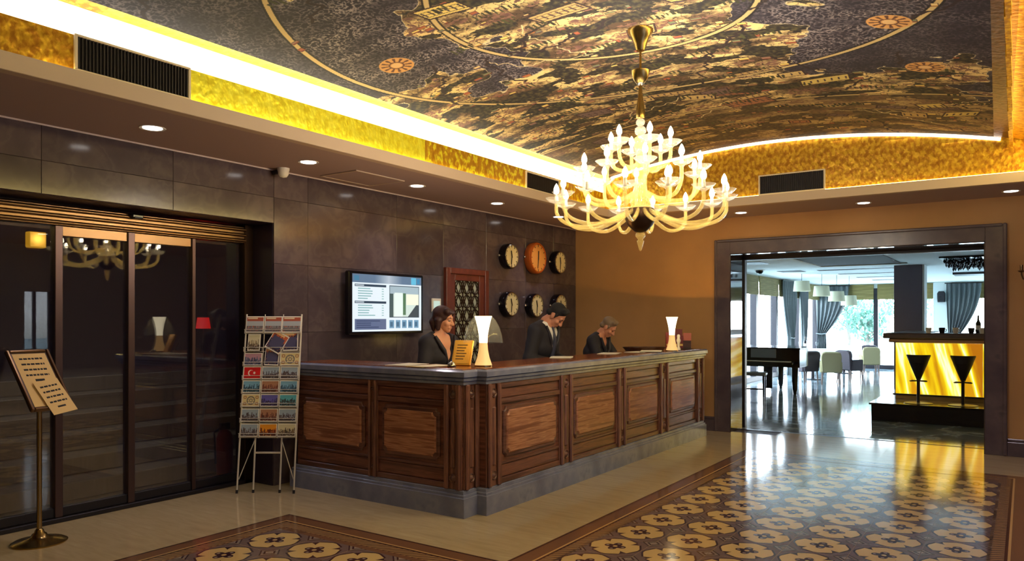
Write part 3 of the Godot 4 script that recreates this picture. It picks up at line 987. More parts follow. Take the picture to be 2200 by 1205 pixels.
# ------------------------------------------------------------------ dining room shell
func build_dining_room() -> void:
	var zb := -24.8
	var xl := -5.35
	var c := struct_node("ceiling_dining")
	part("plaster", boxm(Vector3(-5.7, 2.55, -25.3), Vector3(3.2, 2.8, -10.4), 0.0), M.white_paint, c)
	part("coffer", boxm(Vector3(-3.3, 2.535, -15.6), Vector3(-1.9, 2.549, -13.2), 0.002), mat("coffer_dark", Color8(44, 34, 32), 0.8), c)
	part("coffer_rim", boxm(Vector3(-3.42, 2.52, -15.72), Vector3(-3.3, 2.549, -13.1), 0.004), M.white_paint, c)
	part("coffer_rim", boxm(Vector3(-3.42, 2.52, -15.72), Vector3(-1.8, 2.549, -15.6), 0.004), M.white_paint, c)
	for k in 4:
		part("slot_diffuser", boxm(Vector3(-3.7 + 0.1 * k, 2.541, -17.3 - 1.7 * k), Vector3(-2.2, 2.549, -17.05 - 1.7 * k), 0.002), M.grille_dark, c)
	part("slot_diffuser", boxm(Vector3(-4.5, 2.541, -17.4), Vector3(-4.0, 2.549, -16.9), 0.002), M.grille_dark, c)
	part("slot_diffuser", boxm(Vector3(-4.4, 2.541, -14.6), Vector3(-4.0, 2.549, -13.9), 0.002), M.grille_dark, c)
	part("slot_diffuser", boxm(Vector3(-1.35, 2.50, -20.4), Vector3(0.5, 2.549, -19.6), 0.002), M.grille_dark, c)
	# window walls: sill, posts, header, panes
	var wl := struct_node("wall_dining_left")
	part("plaster", boxm(Vector3(-5.6, 0, -16.6), Vector3(xl, 2.55, -10.4), 0.0), M.white_paint, wl)
	part("sill", boxm(Vector3(-5.5, 0, -24.8), Vector3(xl, 0.12, -16.6), 0.003), M.black_metal, wl)
	part("header", boxm(Vector3(-5.5, 2.42, -24.8), Vector3(xl, 2.55, -16.6), 0.003), M.white_paint, wl)
	var zs := [-16.6, -18.28, -20.05, -22.4, -24.7]
	for i in 5:
		part("post", boxm(Vector3(-5.48, 0.12, zs[i] - 0.08), Vector3(xl + 0.02, 2.42, zs[i] + 0.08), 0.003), M.black_metal, wl)
	for i in 4:
		var p := struct_node("window_%d" % (i + 1))
		part("pane", boxm(Vector3(-5.44, 0.12, zs[i + 1] + 0.08), Vector3(-5.43, 2.42, zs[i] - 0.08), 0.0), M.clear_glass, p)
	var wf := struct_node("wall_dining_far")
	part("sill", boxm(Vector3(-5.5, 0, zb - 0.15), Vector3(3.1, 0.12, zb), 0.003), M.black_metal, wf)
	part("header", boxm(Vector3(-5.5, 2.42, zb - 0.15), Vector3(3.1, 2.55, zb), 0.003), M.white_paint, wf)
	var xs := [-5.35, -3.70, -2.12, -0.6, 1.2, 3.0]
	for i in 6:
		part("post", boxm(Vector3(xs[i] - 0.06, 0.12, zb - 0.12), Vector3(xs[i] + 0.06, 2.42, zb + 0.03), 0.003), M.black_metal, wf)
	part("pier", boxm(Vector3(-2.18, 0, zb - 0.1), Vector3(-1.72, 2.55, zb + 0.14), 0.01), M.white_paint, wf)
	for i in 5:
		var p := struct_node("window_%d" % (i + 5))
		part("pane", boxm(Vector3(xs[i] + 0.06, 0.12, zb - 0.08), Vector3(xs[i + 1] - 0.06, 2.42, zb - 0.07), 0.0), M.clear_glass, p)
	struct("wall_dining_right", boxm(Vector3(3.0, 0, -25.2), Vector3(3.2, 2.55, -10.4), 0.0), M.white_paint)
	# the dark square pillar behind the bar
	mat("pillar_grey", Color8(112, 104, 116), 0.7)
	var pl := struct_node("wall_pillar")
	part("shaft", boxm(Vector3(-2.125, 0.0, -16.9), Vector3(-1.635, 2.55, -16.4), 0.006), M.pillar_grey, pl)
	part("pale_side", boxm(Vector3(-1.635, 0.0, -16.9), Vector3(-1.60, 2.55, -16.42), 0.0), M.white_paint, pl)
	# ground outside
	var gm := mat("terrace", Color8(190, 190, 184), 0.9)
	struct("ground", boxm(Vector3(-60, -0.4, -80), Vector3(60, -0.21, 20), 0.0), gm)

# ------------------------------------------------------------------ reception desk
func notched(x0: float, x1: float, y0: float, y1: float, q: float) -> PackedVector2Array:
	# a rectangle with scooped corners
	var p := PackedVector2Array()
	for c in [[x0, y0, 1, 1], [x1, y0, -1, 1], [x1, y1, -1, -1], [x0, y1, 1, -1]]:
		var corner := Vector2(c[0], c[1])
		var arc := []
		for k in 5:
			var t := PI / 2.0 * k / 4.0
			arc.append(corner + Vector2(c[2] * q * cos(t), c[3] * q * sin(t)))
		if c[2] * c[3] > 0:
			arc.reverse()
		for a in arc:
			p.append(a)
	return p

func rosette_mesh(r: float) -> ArrayMesh:
	# axis along +z
	var b := mb()
	b.xf = Transform3D(Basis(Vector3(1, 0, 0), PI / 2.0), Vector3.ZERO)
	b.lathe([Vector2(r, 0), Vector2(r, 0.008), Vector2(r * 0.86, 0.014), Vector2(r * 0.66, 0.006), Vector2(r * 0.5, 0.008), Vector2(r * 0.36, 0.018), Vector2(0.0, 0.022)], 16)
	return b.done()

# everything below is drawn on a face: u along it, y up, z out of it
func desk_bay(d: Node3D, face: Transform3D, u0: float, u1: float) -> void:
	part("frieze_rail", boxm(Vector3(u0, 0.955, 0), Vector3(u1, 1.0, 0.02), 0.005), M.walnut_rail, d, face)
	part("frieze_panel", boxm(Vector3(u0 + 0.015, 0.875, 0), Vector3(u1 - 0.015, 0.95, 0.008), 0.004), M.walnut, d, face)
	part("frieze_rail", boxm(Vector3(u0, 0.83, 0), Vector3(u1, 0.87, 0.022), 0.006), M.walnut_rail, d, face)
	part("base_rail", boxm(Vector3(u0, 0.2, 0), Vector3(u1, 0.245, 0.018), 0.005), M.walnut_rail, d, face)
	part("lower_panel", boxm(Vector3(u0 + 0.012, 0.25, 0), Vector3(u1 - 0.012, 0.345, 0.007), 0.004), M.walnut, d, face)
	part("field_rail", boxm(Vector3(u0, 0.35, 0), Vector3(u1, 0.372, 0.012), 0.004), M.walnut_rail, d, face)
	var b := mb()
	b.prism(notched(u0 + 0.055, u1 - 0.055, 0.40, 0.805, 0.035), 0.0, 0.020, 0.008)
	part("panel_moulding", b.done(), M.walnut_rail, d, face)
	b = mb()
	b.prism(notched(u0 + 0.085, u1 - 0.085, 0.43, 0.775, 0.035), 0.0, 0.032, 0.010)
	part("raised_panel", b.done(), M.walnut_panel, d, face)

func desk_pilaster(d: Node3D, face: Transform3D, u0: float, u1: float) -> void:
	var w := u1 - u0
	var e := minf(0.045, w * 0.28)
	var p := part("pilaster", boxm(Vector3(u0, 0.2, 0), Vector3(u1, 1.0, 0.015), 0.003), M.walnut_upright, d, face)
	var n := face.affine_inverse()
	for s in [u0, u1 - e]:
		part("stile", boxm(Vector3(s, 0.2, 0.015), Vector3(s + e, 1.0, 0.042), 0.009), M.walnut_upright, p)
	var cx := (u0 + u1) / 2.0
	part("flute", boxm(Vector3(cx - w * 0.13, 0.36, 0.012), Vector3(cx + w * 0.13, 0.82, 0.034), 0.012), M.walnut_upright, p)
	for y in [0.285, 0.925]:
		part("rosette", rosette_mesh(minf(0.042, w * 0.22)), M.walnut_rail, p, Transform3D(Basis.IDENTITY, Vector3(cx, y, 0.014)))

func build_desk() -> void:
	var d := thing("reception_desk", "long panelled walnut reception desk with grey stone plinth and counter edge before the marble wall", "reception desk")
	var foot := PackedVector2Array([Vector2(-5.45, -4.44), Vector2(-3.47, -4.44), Vector2(-3.47, -4.605), Vector2(-3.38, -4.605), Vector2(-3.38, -9.38), Vector2(-3.98, -9.38), Vector2(-3.98, -4.96), Vector2(-5.45, -4.96)])
	var b := mb()
	slab(b, foot, 0.0, 0.15, 0.004)
	slab(b, grown(foot, -0.012), 0.15, 0.172, 0.006)
	slab(b, grown(foot, -0.026), 0.172, 0.20, 0.006)
	part("plinth", b.done(), M.desk_stone, d)
	b = mb()
	slab(b, grown(foot, -0.05), 0.2, 1.005)
	part("carcass", b.done(), M.walnut, d)
	b = mb()
	slab(b, grown(foot, -0.022), 1.0, 1.03, 0.008)
	slab(b, grown(foot, -0.004), 1.03, 1.06, 0.010)
	slab(b, grown(foot, 0.012), 1.06, 1.112, 0.014)
	part("counter_edge", b.done(), M.desk_stone, d)
	b = mb()
	slab(b, grown(foot, -0.05), 1.1, 1.118, 0.003)
	part("counter_top", b.done(), M.counter_wood, d)
	# long front: u runs towards the far wall
	var long := Transform3D(Basis(Vector3(0, 0, -1), Vector3(0, 1, 0), Vector3(1, 0, 0)), Vector3(-3.43, 0, 0))
	for p in [[4.655, 4.825], [5.75, 5.955], [6.885, 7.065], [7.955, 8.185], [9.11, 9.33]]:
		desk_pilaster(d, long, p[0], p[1])
	for p in [[4.825, 5.75], [5.955, 6.885], [7.065, 7.955], [8.185, 9.11]]:
		desk_bay(d, long, p[0], p[1])
	# short front towards the entrance
	var short := Transform3D(Basis.IDENTITY, Vector3(0, 0, -4.49))
	desk_pilaster(d, short, -3.68, -3.52)
	desk_pilaster(d, short, -4.49, -4.40)
	desk_bay(d, short, -5.38, -4.49)
	desk_bay(d, short, -4.40, -3.68)
	# the return at the corner
	var ret := Transform3D(Basis(Vector3(0, 0, -1), Vector3(0, 1, 0), Vector3(1, 0, 0)), Vector3(-3.52, 0, 0))
	desk_pilaster(d, ret, 4.49, 4.655)

# ------------------------------------------------------------------ chandelier
func build_chandelier() -> void:
	var at := Vector3(-2.27, 0, -4.95)
	var c := thing("chandelier", "large golden glass chandelier with three tiers of lit candle arms under the painted vault", "chandelier", at)
	var top := vault_y(at.x)
	var b := mb()
	b.lathe([Vector2(0.0, top - 0.15), Vector2(0.03, top - 0.15), Vector2(0.045, top - 0.11), Vector2(0.06, top - 0.06), Vector2(0.09, top - 0.02), Vector2(0.092, top + 0.02), Vector2(0, top + 0.02)], 24)
	part("canopy", b.done(), M.brass, c)
	b = mb()
	b.tube([Vector3(0, 3.24, 0), Vector3(0, top - 0.13, 0)], 0.009, 8)
	part("rod", b.done(), M.brass, c)
	b = mb()
	b.lathe([Vector2(0.012, 3.17), Vector2(0.035, 3.19), Vector2(0.055, 3.22), Vector2(0.068, 3.27), Vector2(0.062, 3.275), Vector2(0.03, 3.235), Vector2(0.0, 3.23)], 24)
	part("upper_cup", b.done(), M.brass, c)
	b = mb()
	b.lathe([Vector2(0.0, 3.165), Vector2(0.02, 3.17), Vector2(0.034, 3.195), Vector2(0.034, 3.225), Vector2(0.015, 3.24), Vector2(0.0, 3.24)], 18)
	part("upper_ball", b.done(), M.chrome, c)
	b = mb()
	b.lathe([Vector2(0.0, 2.93), Vector2(0.03, 2.935), Vector2(0.034, 2.96), Vector2(0.028, 3.02), Vector2(0.016, 3.10), Vector2(0.011, 3.18), Vector2(0.0, 3.18)], 18)
	part("trumpet_stem", b.done(), M.brass, c)
	for s in [[2.905, 0.033], [2.845, 0.042]]:
		var pr := []
		for k in 9:
			var t := -PI / 2.0 + PI * k / 8.0
			pr.append(Vector2(s[1] * cos(t), s[0] + s[1] * 0.85 * sin(t)))
		b = mb()
		b.lathe(pr, 18)
		part("glass_ball", b.done(), M.pale_glass, c)
	b = mb()
	b.lathe([Vector2(0.0, 2.27), Vector2(0.06, 2.28), Vector2(0.075, 2.33), Vector2(0.05, 2.42), Vector2(0.035, 2.50), Vector2(0.06, 2.54), Vector2(0.065, 2.58), Vector2(0.035, 2.62), Vector2(0.03, 2.70), Vector2(0.05, 2.74), Vector2(0.045, 2.79), Vector2(0.02, 2.81), Vector2(0.0, 2.81)], 24)
	part("column", b.done(), M.amber_glass, c)
	b = mb()
	b.lathe([Vector2(0.0, 2.115), Vector2(0.04, 2.125), Vector2(0.085, 2.165), Vector2(0.108, 2.21), Vector2(0.112, 2.25), Vector2(0.10, 2.285), Vector2(0.06, 2.295), Vector2(0.0, 2.295)], 28)
	part("bowl", b.done(), M.dark_bronze, c)
	b = mb()
	b.lathe([Vector2(0.0, 1.985), Vector2(0.008, 1.99), Vector2(0.016, 2.02), Vector2(0.026, 2.055), Vector2(0.016, 2.065), Vector2(0.022, 2.075), Vector2(0.036, 2.09), Vector2(0.034, 2.108), Vector2(0.02, 2.12), Vector2(0.0, 2.12)], 18)
	part("finial", b.done(), M.amber_glass, c)
	# pieces of an arm, shared
	b = mb()
	b.lathe([Vector2(0.014, -0.030), Vector2(0.022, -0.020), Vector2(0.050, -0.010), Vector2(0.074, 0.012), Vector2(0.080, 0.018), Vector2(0.074, 0.018), Vector2(0.048, -0.002), Vector2(0.0, -0.006)], 18)
	var dish := b.done()
	b = mb()
	b.lathe([Vector2(0.012, 0.0), Vector2(0.016, 0.01), Vector2(0.0125, 0.016), Vector2(0.0125, 0.055), Vector2(0.0, 0.055)], 10)
	var candle := b.done()
	b = mb()
	b.lathe([Vector2(0.009, 0.052), Vector2(0.0185, 0.068), Vector2(0.0205, 0.083), Vector2(0.015, 0.104), Vector2(0.006, 0.122), Vector2(0.0, 0.130)], 10)
	var bulb := b.done()
	# tiers: number, radius, start height, dip, dish height, phase
	for t in [[14, 0.60, 2.30, 2.165, 2.355, 0.1], [10, 0.42, 2.40, 2.33, 2.545, 0.3], [6, 0.215, 2.60, 2.57, 2.735, 0.2]]:
		var n: int = t[0]
		var r: float = t[1]
		var keys := [Vector3(0.05, t[2], 0), Vector3(r * 0.28, lerpf(t[2], t[3], 0.55), 0), Vector3(r * 0.58, t[3], 0), Vector3(r * 0.86, t[3] + 0.02, 0), Vector3(r * 0.99, t[3] + (t[4] - t[3]) * 0.45, 0), Vector3(r, t[4] - 0.022, 0)]
		var cv := Curve3D.new()
		for i in keys.size():
			var tang: Vector3 = (keys[mini(i + 1, keys.size() - 1)] - keys[maxi(i - 1, 0)]) / 6.0
			cv.add_point(keys[i], -tang, tang)
		var pts := []
		var radii := []
		for i in 21:
			pts.append(cv.sample_baked(cv.get_baked_length() * i / 20.0, true))
			radii.append(lerpf(0.0155, 0.0125, i / 20.0))
		b = mb()
		b.tube(pts, radii, 8)
		var arm := b.done()
		for k in n:
			var a := TAU * (k + float(t[5])) / n
			var o := part("arm", arm, M.amber_glass, c, Transform3D(Basis(Vector3.UP, a), Vector3.ZERO))
			part("drip_dish", dish, M.pale_glass, o, Transform3D(Basis.IDENTITY, Vector3(r, t[4], 0)))
			part("candle_sleeve", candle, M.white_gloss, o, Transform3D(Basis.IDENTITY, Vector3(r, t[4] - 0.006, 0)))
			part("bulb", bulb, M.bulb_glow, o, Transform3D(Basis.IDENTITY, Vector3(r, t[4] - 0.006, 0)))
			var p := at + Vector3(cos(a) * r, t[4] + 0.075, -sin(a) * r)
			omni("chandelier_bulb_lamp", p, 0.085, Color(1.0, 0.95, 0.87), 0.012)

# ------------------------------------------------------------------ lights in the soffit
func build_downlights() -> void:
	var b := mb()
	b.lathe([Vector2(0.062, 0.012), Vector2(0.066, 0.0), Vector2(0.086, -0.004), Vector2(0.09, 0.004), Vector2(0.09, 0.012)], 24)
	var ring := b.done()
	b = mb()
	b.lathe([Vector2(0.0, -0.003), Vector2(0.064, -0.003), Vector2(0.064, 0.008)], 24)
	var lens := b.done()
	var src: Node3D = null
	var names := ["nearest the entrance", "second from the entrance", "third from the entrance", "fourth from the entrance", "next to the far corner"]
	var spots := []
	for i in 5:
		spots.append([Vector3(-5.06, SY, -2.93 - 1.39 * i), "round recessed downlight in the soffit over the marble wall, " + names[i], "downlights over the marble wall", 0.6 if i == 0 else 0.75])
	for i in 3:
		spots.append([Vector3(-2.96 + 1.42 * i, SY, -9.46), "round recessed downlight in the far soffit, " + ["just right of the chandelier", "above the middle of the opening", "near the right end of the opening"][i], "downlights over the far wall", 0.4])
	for i in 4:
		spots.append([Vector3(0.95, SY, -7.6 + 2.0 * i), "round recessed downlight in the right soffit beyond the frame, " + ["first from the far wall", "second from the far wall", "third from the far wall", "last before the rear wall"][i], "downlights on the right", 1.3])
	for s in spots:
		if src == null:
			src = thing("downlight", s[1], "downlight", s[0], 0.0, s[2])
			part("trim_ring", ring, M.white_gloss, src)
			part("lens", lens, M.downlight_glow, src)
		else:
			dup(src, s[1], s[0], 0.0, s[2])
		spot("downlight_lamp", s[0] + Vector3(0, -0.012, 0), Vector3.DOWN, 58.0 if s[0].z > -9.0 else 26.0, s[3], Color(1.0, 0.95, 1.0), 0.05, 0.9)

# ------------------------------------------------------------------ things on the walls and in the cove
func grille(at: Transform3D, w: float, h: float, label: String) -> void:
	var g := thing("air_grille", label, "air grille", Vector3.ZERO, 0.0, "")
	g.transform = at
	var b := mb()
	b.box(Vector3(-w / 2, 0, 0), Vector3(w / 2, 0.022, 0.02), 0.003)
	b.box(Vector3(-w / 2, h - 0.014, 0), Vector3(w / 2, h, 0.02), 0.003)
	b.box(Vector3(-w / 2, 0.02, 0), Vector3(-w / 2 + 0.018, h - 0.012, 0.02), 0.003)
	b.box(Vector3(w / 2 - 0.018, 0.02, 0), Vector3(w / 2, h - 0.012, 0.02), 0.003)
	part("frame", b.done(), M.grille_frame, g)
	part("backing", boxm(Vector3(-w / 2 + 0.01, 0.015, 0.001), Vector3(w / 2 - 0.01, h - 0.01, 0.004), 0.0), M.black_matt, g)
	b = mb()
	for i in 34:
		var x := -w / 2 + 0.025 + (w - 0.05) * i / 33.0
		b.box(Vector3(x - 0.003, 0.02, 0.004), Vector3(x + 0.003, h - 0.012, 0.016))
	part("slats", b.done(), M.grille_dark, g).set_meta("kind", "stuff")

func clock(at: Vector3, r: float, orange: bool, hour: float, label: String) -> void:
	# axis along +z of the thing, which is turned to look along +x
	var c := thing("wall_clock", label, "clock", at, PI / 2.0, "world clocks on the marble wall")
	var rot := Transform3D(Basis(Vector3(1, 0, 0), PI / 2.0), Vector3.ZERO)
	var b := mb()
	b.xf = rot
	b.lathe([Vector2(0.0, 0.0), Vector2(r * 0.94, 0.0), Vector2(r, 0.015), Vector2(r, 0.085), Vector2(r * 0.96, 0.1), Vector2(r * 0.9, 0.1), Vector2(0.0, 0.092)], 32)
	part("case", b.done(), M.wood_orange if orange else M.black_gloss, c)
	b = mb()
	b.xf = rot
	b.lathe([Vector2(r * 0.9, 0.094), Vector2(r * 0.93, 0.108), Vector2(r * 0.86, 0.112), Vector2(r * 0.84, 0.1)], 32)
	part("bezel", b.done(), M.wood_orange if orange else M.chrome, c)
	b = mb()
	b.xf = rot
	b.lathe([Vector2(r * 0.88, 0.1), Vector2(0.0, 0.1)], 32)
	var dial := part("dial", b.done(), M.dial_orange if orange else M.dial_cream, c)
	b = mb()
	for k in 12:
		b.xf = Transform3D(Basis(Vector3.BACK, TAU * k / 12.0), Vector3.ZERO)
		b.box(Vector3(-0.005, r * 0.70, 0.1), Vector3(0.005, r * (0.82 if k % 3 else 0.84), 0.103))
	part("hour_marks", b.done(), M.hand_dark, dial)
	for q in [[hour / 12.0, 0.45, 0.011], [0.52, 0.66, 0.008]]:
		b = mb()
		b.xf = Transform3D(Basis(Vector3.BACK, -TAU * q[0]), Vector3.ZERO)
		b.box(Vector3(-q[2], -r * 0.12, 0.104), Vector3(q[2], r * q[1], 0.108), 0.002)
		part("hand", b.done(), M.hand_dark, c)
	for s in [-1.0, 1.0]:
		b = mb()
		b.tube([Vector3(s * r * 0.97, 0, 0.05), Vector3(s * (r + 0.04), 0, 0.05)], 0.006, 8)
		var pr := []
		for k in 7:
			var t := -PI / 2.0 + PI * k / 6.0
			pr.append(Vector2(0.019 * cos(t), 0.019 * sin(t)))
		b.lathe(pr, 12, Vector3(s * (r + 0.05), 0, 0.05))
		part("mounting_knob", b.done(), M.chrome, c)

func screen_texture() -> ImageTexture:
	# an information screen: heading, two lists, a room picture, a strip of small pictures
	var w := 512
	var h := 300
	var im := Image.create(w, h, false, Image.FORMAT_RGB8)
	im.fill(Color8(222, 232, 238))
	im.fill_rect(Rect2i(0, 0, w, 44), Color8(96, 116, 140))
	for i in 26:
		im.fill_rect(Rect2i(150 + i * 8, 0, 8, 44), Color8(96, 116, 140).lerp(Color8(176, 186, 196), 1.0 - absf(i - 13) / 13.0))
	im.fill_rect(Rect2i(12, 8, 34, 26), Color8(70, 120, 150))
	im.fill_rect(Rect2i(430, 4, 40, 38), Color8(96, 180, 210))
	im.fill_rect(Rect2i(476, 8, 24, 30), Color8(60, 130, 170))
	var rng := RandomNumberGenerator.new()
	rng.seed = 5
	for k in [52, 140]:
		im.fill_rect(Rect2i(16, k, 222, 12), Color8(52, 66, 82))
		im.fill_rect(Rect2i(20, k + 3, 60, 6), Color8(186, 196, 204))
		for i in 5:
			im.fill_rect(Rect2i(38, k + 20 + i * 13, rng.randi_range(60, 120), 5), Color8(128, 170, 172))
			im.fill_rect(Rect2i(206, k + 20 + i * 13, 14, 5), Color8(150, 186, 186))
	im.fill_rect(Rect2i(16, 234, 222, 56), Color8(94, 104, 134))
	for i in 4:
		im.fill_rect(Rect2i(28, 242 + i * 11, rng.randi_range(90, 190), 5), Color8(60, 70, 100))
	im.fill_rect(Rect2i(262, 52, 232, 174), Color8(60, 74, 84))
	im.fill_rect(Rect2i(266, 56, 224, 166), Color8(206, 220, 210))
	im.fill_rect(Rect2i(266, 56, 224, 40), Color8(162, 180, 188))
	im.fill_rect(Rect2i(266, 96, 26, 126), Color8(70, 86, 84))
	im.fill_rect(Rect2i(300, 90, 64, 132), Color8(226, 238, 230))
	im.fill_rect(Rect2i(366, 92, 22, 120), Color8(84, 116, 84))
	im.fill_rect(Rect2i(392, 96, 98, 60), Color8(240, 240, 214))
	for j in 66:
		im.fill_rect(Rect2i(490 - mini(90, 20 + j), 156 + j, mini(90, 20 + j), 1), Color8(64, 72, 76))
	for i in 5:
		im.fill_rect(Rect2i(262 + i * 48, 240, 36, 44), Color8(110, 150, 178))
		im.fill_rect(Rect2i(268 + i * 48, 250, 20, 26), Color8(70, 104, 130))
	return ImageTexture.create_from_image(im)

func build_wall_things() -> void:
	mat("wood_orange", Color8(170, 84, 28), 0.25)
	mat("dial_orange", Color8(206, 140, 62), 0.4)
	mat("dial_cream", Color8(226, 210, 160), 0.5)
	mat("hand_dark", Color8(40, 28, 18), 0.5)
	# air grilles
	var face_l := Basis(Vector3.UP, PI / 2.0)
	grille(Transform3D(face_l, Vector3(-4.60, 2.945, -2.55)), 0.74, 0.225, "dark slatted air grille in the left gilded wall, nearest the entrance")
	grille(Transform3D(face_l, Vector3(-4.60, 2.945, -7.35)), 0.72, 0.205, "dark slatted air grille in the left gilded wall, behind the chandelier")
	grille(Transform3D(Basis.IDENTITY, Vector3(-2.215, 2.942, -8.93)), 0.74, 0.24, "dark slatted air grille with pale frame in the far gilded arch")
	# clocks
	var x := XL
	clock(Vector3(x, 2.308, -8.0), 0.165, false, 11.6, "round cream wall clock in the top row, left of the orange clock")
	clock(Vector3(x, 2.328, -8.64), 0.215, true, 12.1, "largest wall clock, with an orange wooden rim, middle of the top row")
	clock(Vector3(x, 2.304, -9.23), 0.165, false, 11.7, "round cream wall clock in the top row, right of the orange clock")
	clock(Vector3(x, 1.69, -8.0), 0.165, false, 11.5, "round cream wall clock in the bottom row, nearest the wooden door")
	clock(Vector3(x, 1.68, -8.61), 0.165, false, 11.5, "round cream wall clock in the bottom row, below the orange clock")
	clock(Vector3(x, 1.69, -9.25), 0.165, false, 11.5, "round cream wall clock in the bottom row, half hidden behind the man's head")
	# television
	var tv := thing("television", "flat black wall screen showing a blue and white information page beside the wooden door", "television", Vector3(XL + 0.021, 1.345, -5.70), PI / 2.0)
	part("wall_bracket", boxm(Vector3(-0.2, 0.2, 0.0), Vector3(0.2, 0.45, 0.05), 0.004), M.black_metal, tv)
	part("housing", boxm(Vector3(-0.55, 0.0, 0.04), Vector3(0.55, 0.63, 0.105), 0.012), M.black_gloss, tv)
	var sc := mat("tv_screen", Color8(12, 12, 16), 0.2)
	sc.emission_enabled = true
	sc.emission = Color.BLACK
	sc.emission_texture = screen_texture()
	sc.emission_energy_multiplier = 1.15
	var b := mb()
	b.quad(Vector3(-0.508, 0.602, 0.107), Vector3(0.508, 0.602, 0.107), Vector3(0.508, 0.028, 0.107), Vector3(-0.508, 0.028, 0.107), Vector3.BACK)
	part("screen", b.done(), sc, tv)
	area_light("television_light", Vector3(XL + 0.135, 1.66, -5.70), Vector3(1, 0, 0), Vector2(1.0, 0.55), 0.04, Color(0.8, 0.9, 1.0))
	# wooden door with a lattice window
	var d := struct_node("door_3")
	part("frame", boxm(Vector3(XL - 0.01, 0, -7.575), Vector3(XL + 0.05, 2.10, -7.50), 0.006), M.door_wood, d)
	part("frame", boxm(Vector3(XL - 0.01, 0, -6.82), Vector3(XL + 0.05, 2.10, -6.745), 0.006), M.door_wood, d)
	part("frame", boxm(Vector3(XL - 0.01, 2.03, -7.50), Vector3(XL + 0.05, 2.10, -6.82), 0.006), M.door_wood, d)
	part("leaf_stile", boxm(Vector3(XL, 0.01, -7.50), Vector3(XL + 0.032, 2.03, -7.40), 0.004), M.door_wood, d)
	part("leaf_stile", boxm(Vector3(XL, 0.01, -6.92), Vector3(XL + 0.032, 2.03, -6.82), 0.004), M.door_wood, d)
	part("leaf_rail", boxm(Vector3(XL, 1.955, -7.40), Vector3(XL + 0.032, 2.03, -6.92), 0.004), M.door_wood, d)
	part("leaf_rail", boxm(Vector3(XL, 0.01, -7.40), Vector3(XL + 0.032, 0.95, -6.92), 0.004), M.door_wood, d)
	part("glass_pane", boxm(Vector3(XL, 0.95, -7.40), Vector3(XL + 0.012, 1.955, -6.92), 0.0), M.frosted, d)
	b = mb()
	for i in 3:
		for j in 6:
			var c := Vector3(XL + 0.02, 1.035 + 0.168 * j, -7.32 + 0.16 * i)
			var loop := []
			for k in 17:
				var t := TAU * k / 16.0
				loop.append(c + Vector3(0, 0.078 * sin(t), 0.072 * cos(t)))
			b.tube(loop, 0.007, 6, false)
			for s in [-1.0, 1.0]:
				b.tube([c + Vector3(0, -0.084 * s, -0.08), c + Vector3(0, 0, -0.045), c + Vector3(0, 0.084 * s, 0.0)], 0.006, 5)
				b.tube([c + Vector3(0, -0.084 * s, 0.08), c + Vector3(0, 0, 0.045), c + Vector3(0, 0.084 * s, 0.0)], 0.006, 5)
	part("lattice", b.done(), M.dark_bronze, d)
	# small lit panel beside the door
	var k := thing("control_panel", "small square glowing white control panel on the marble wall between screen and wooden door", "control panel", Vector3(XL, 1.66, -6.6), PI / 2.0)
	part("housing", boxm(Vector3(-0.08, -0.085, 0), Vector3(0.08, 0.075, 0.02), 0.006), M.white_gloss, k)
	part("display", boxm(Vector3(-0.055, -0.055, 0.019), Vector3(0.055, 0.045, 0.022), 0.0), glow("panel_display", Color(0.7, 0.95, 0.92), 0.5), k)
	# camera under the soffit
	var s := thing("security_camera", "small white dome camera at the junction of soffit and marble wall", "camera", Vector3(-5.45, SY, -4.37))
	b = mb()
	b.lathe([Vector2(0.0, -0.085), Vector2(0.03, -0.078), Vector2(0.045, -0.055), Vector2(0.048, -0.03), Vector2(0.052, -0.022), Vector2(0.055, 0.0), Vector2(0.0, 0.0)], 18)
	part("dome", b.done(), M.white_gloss, s)
	b = mb()
	b.tube([Vector3(0, -0.02, 0), Vector3(-0.11, -0.03, 0.02)], 0.022, 10)
	part("bracket", b.done(), M.black_metal, s)
	# hatch in the soffit
	var hch := thing("access_hatch", "rectangular access hatch in the soffit between the second and third downlight", "hatch", Vector3(-5.2, SY, -5.1))
	part("panel", boxm(Vector3(-0.22, -0.006, -0.3), Vector3(0.22, 0.0, 0.3), 0.002), M.soffit, hch)
	b = mb()
	for q in [[-0.24, -0.32, 0.24, -0.3], [-0.24, 0.3, 0.24, 0.32], [-0.24, -0.3, -0.22, 0.3], [0.22, -0.3, 0.24, 0.3]]:
		b.box(Vector3(q[0], -0.010, q[1]), Vector3(q[2], 0.0, q[3]), 0.002)
	part("rim", b.done(), M.fascia, hch)
	# wall lamp at the right edge
	var wl := thing("wall_sconce", "dark bronze scrolled wall sconce on the ochre wall right of the opening", "sconce", Vector3(0.07, 1.98, ZB))
	b = mb()
	b.xf = Transform3D(Basis(Vector3(1, 0, 0), PI / 2.0), Vector3.ZERO)
	b.lathe([Vector2(0.0, 0.0), Vector2(0.05, 0.0), Vector2(0.055, 0.01), Vector2(0.03, 0.025), Vector2(0.0, 0.03)], 16)
	part("backplate", b.done(), M.bronze, wl)
	for s2 in [-1.0, 1.0]:
		b = mb()
		b.tube([Vector3(0, 0, 0.03), Vector3(s2 * 0.04, -0.05, 0.07), Vector3(s2 * 0.085, -0.05, 0.09), Vector3(s2 * 0.1, 0.0, 0.1), Vector3(s2 * 0.1, 0.03, 0.1)], 0.009, 8)
		var arm := part("arm", b.done(), M.bronze, wl)
		b = mb()
		b.lathe([Vector2(0.012, 0.02), Vector2(0.035, 0.035), Vector2(0.03, 0.04), Vector2(0.014, 0.042), Vector2(0.014, 0.1), Vector2(0.0, 0.1)], 12, Vector3(s2 * 0.1, 0, 0.1))
		part("candle", b.done(), M.bronze, arm)

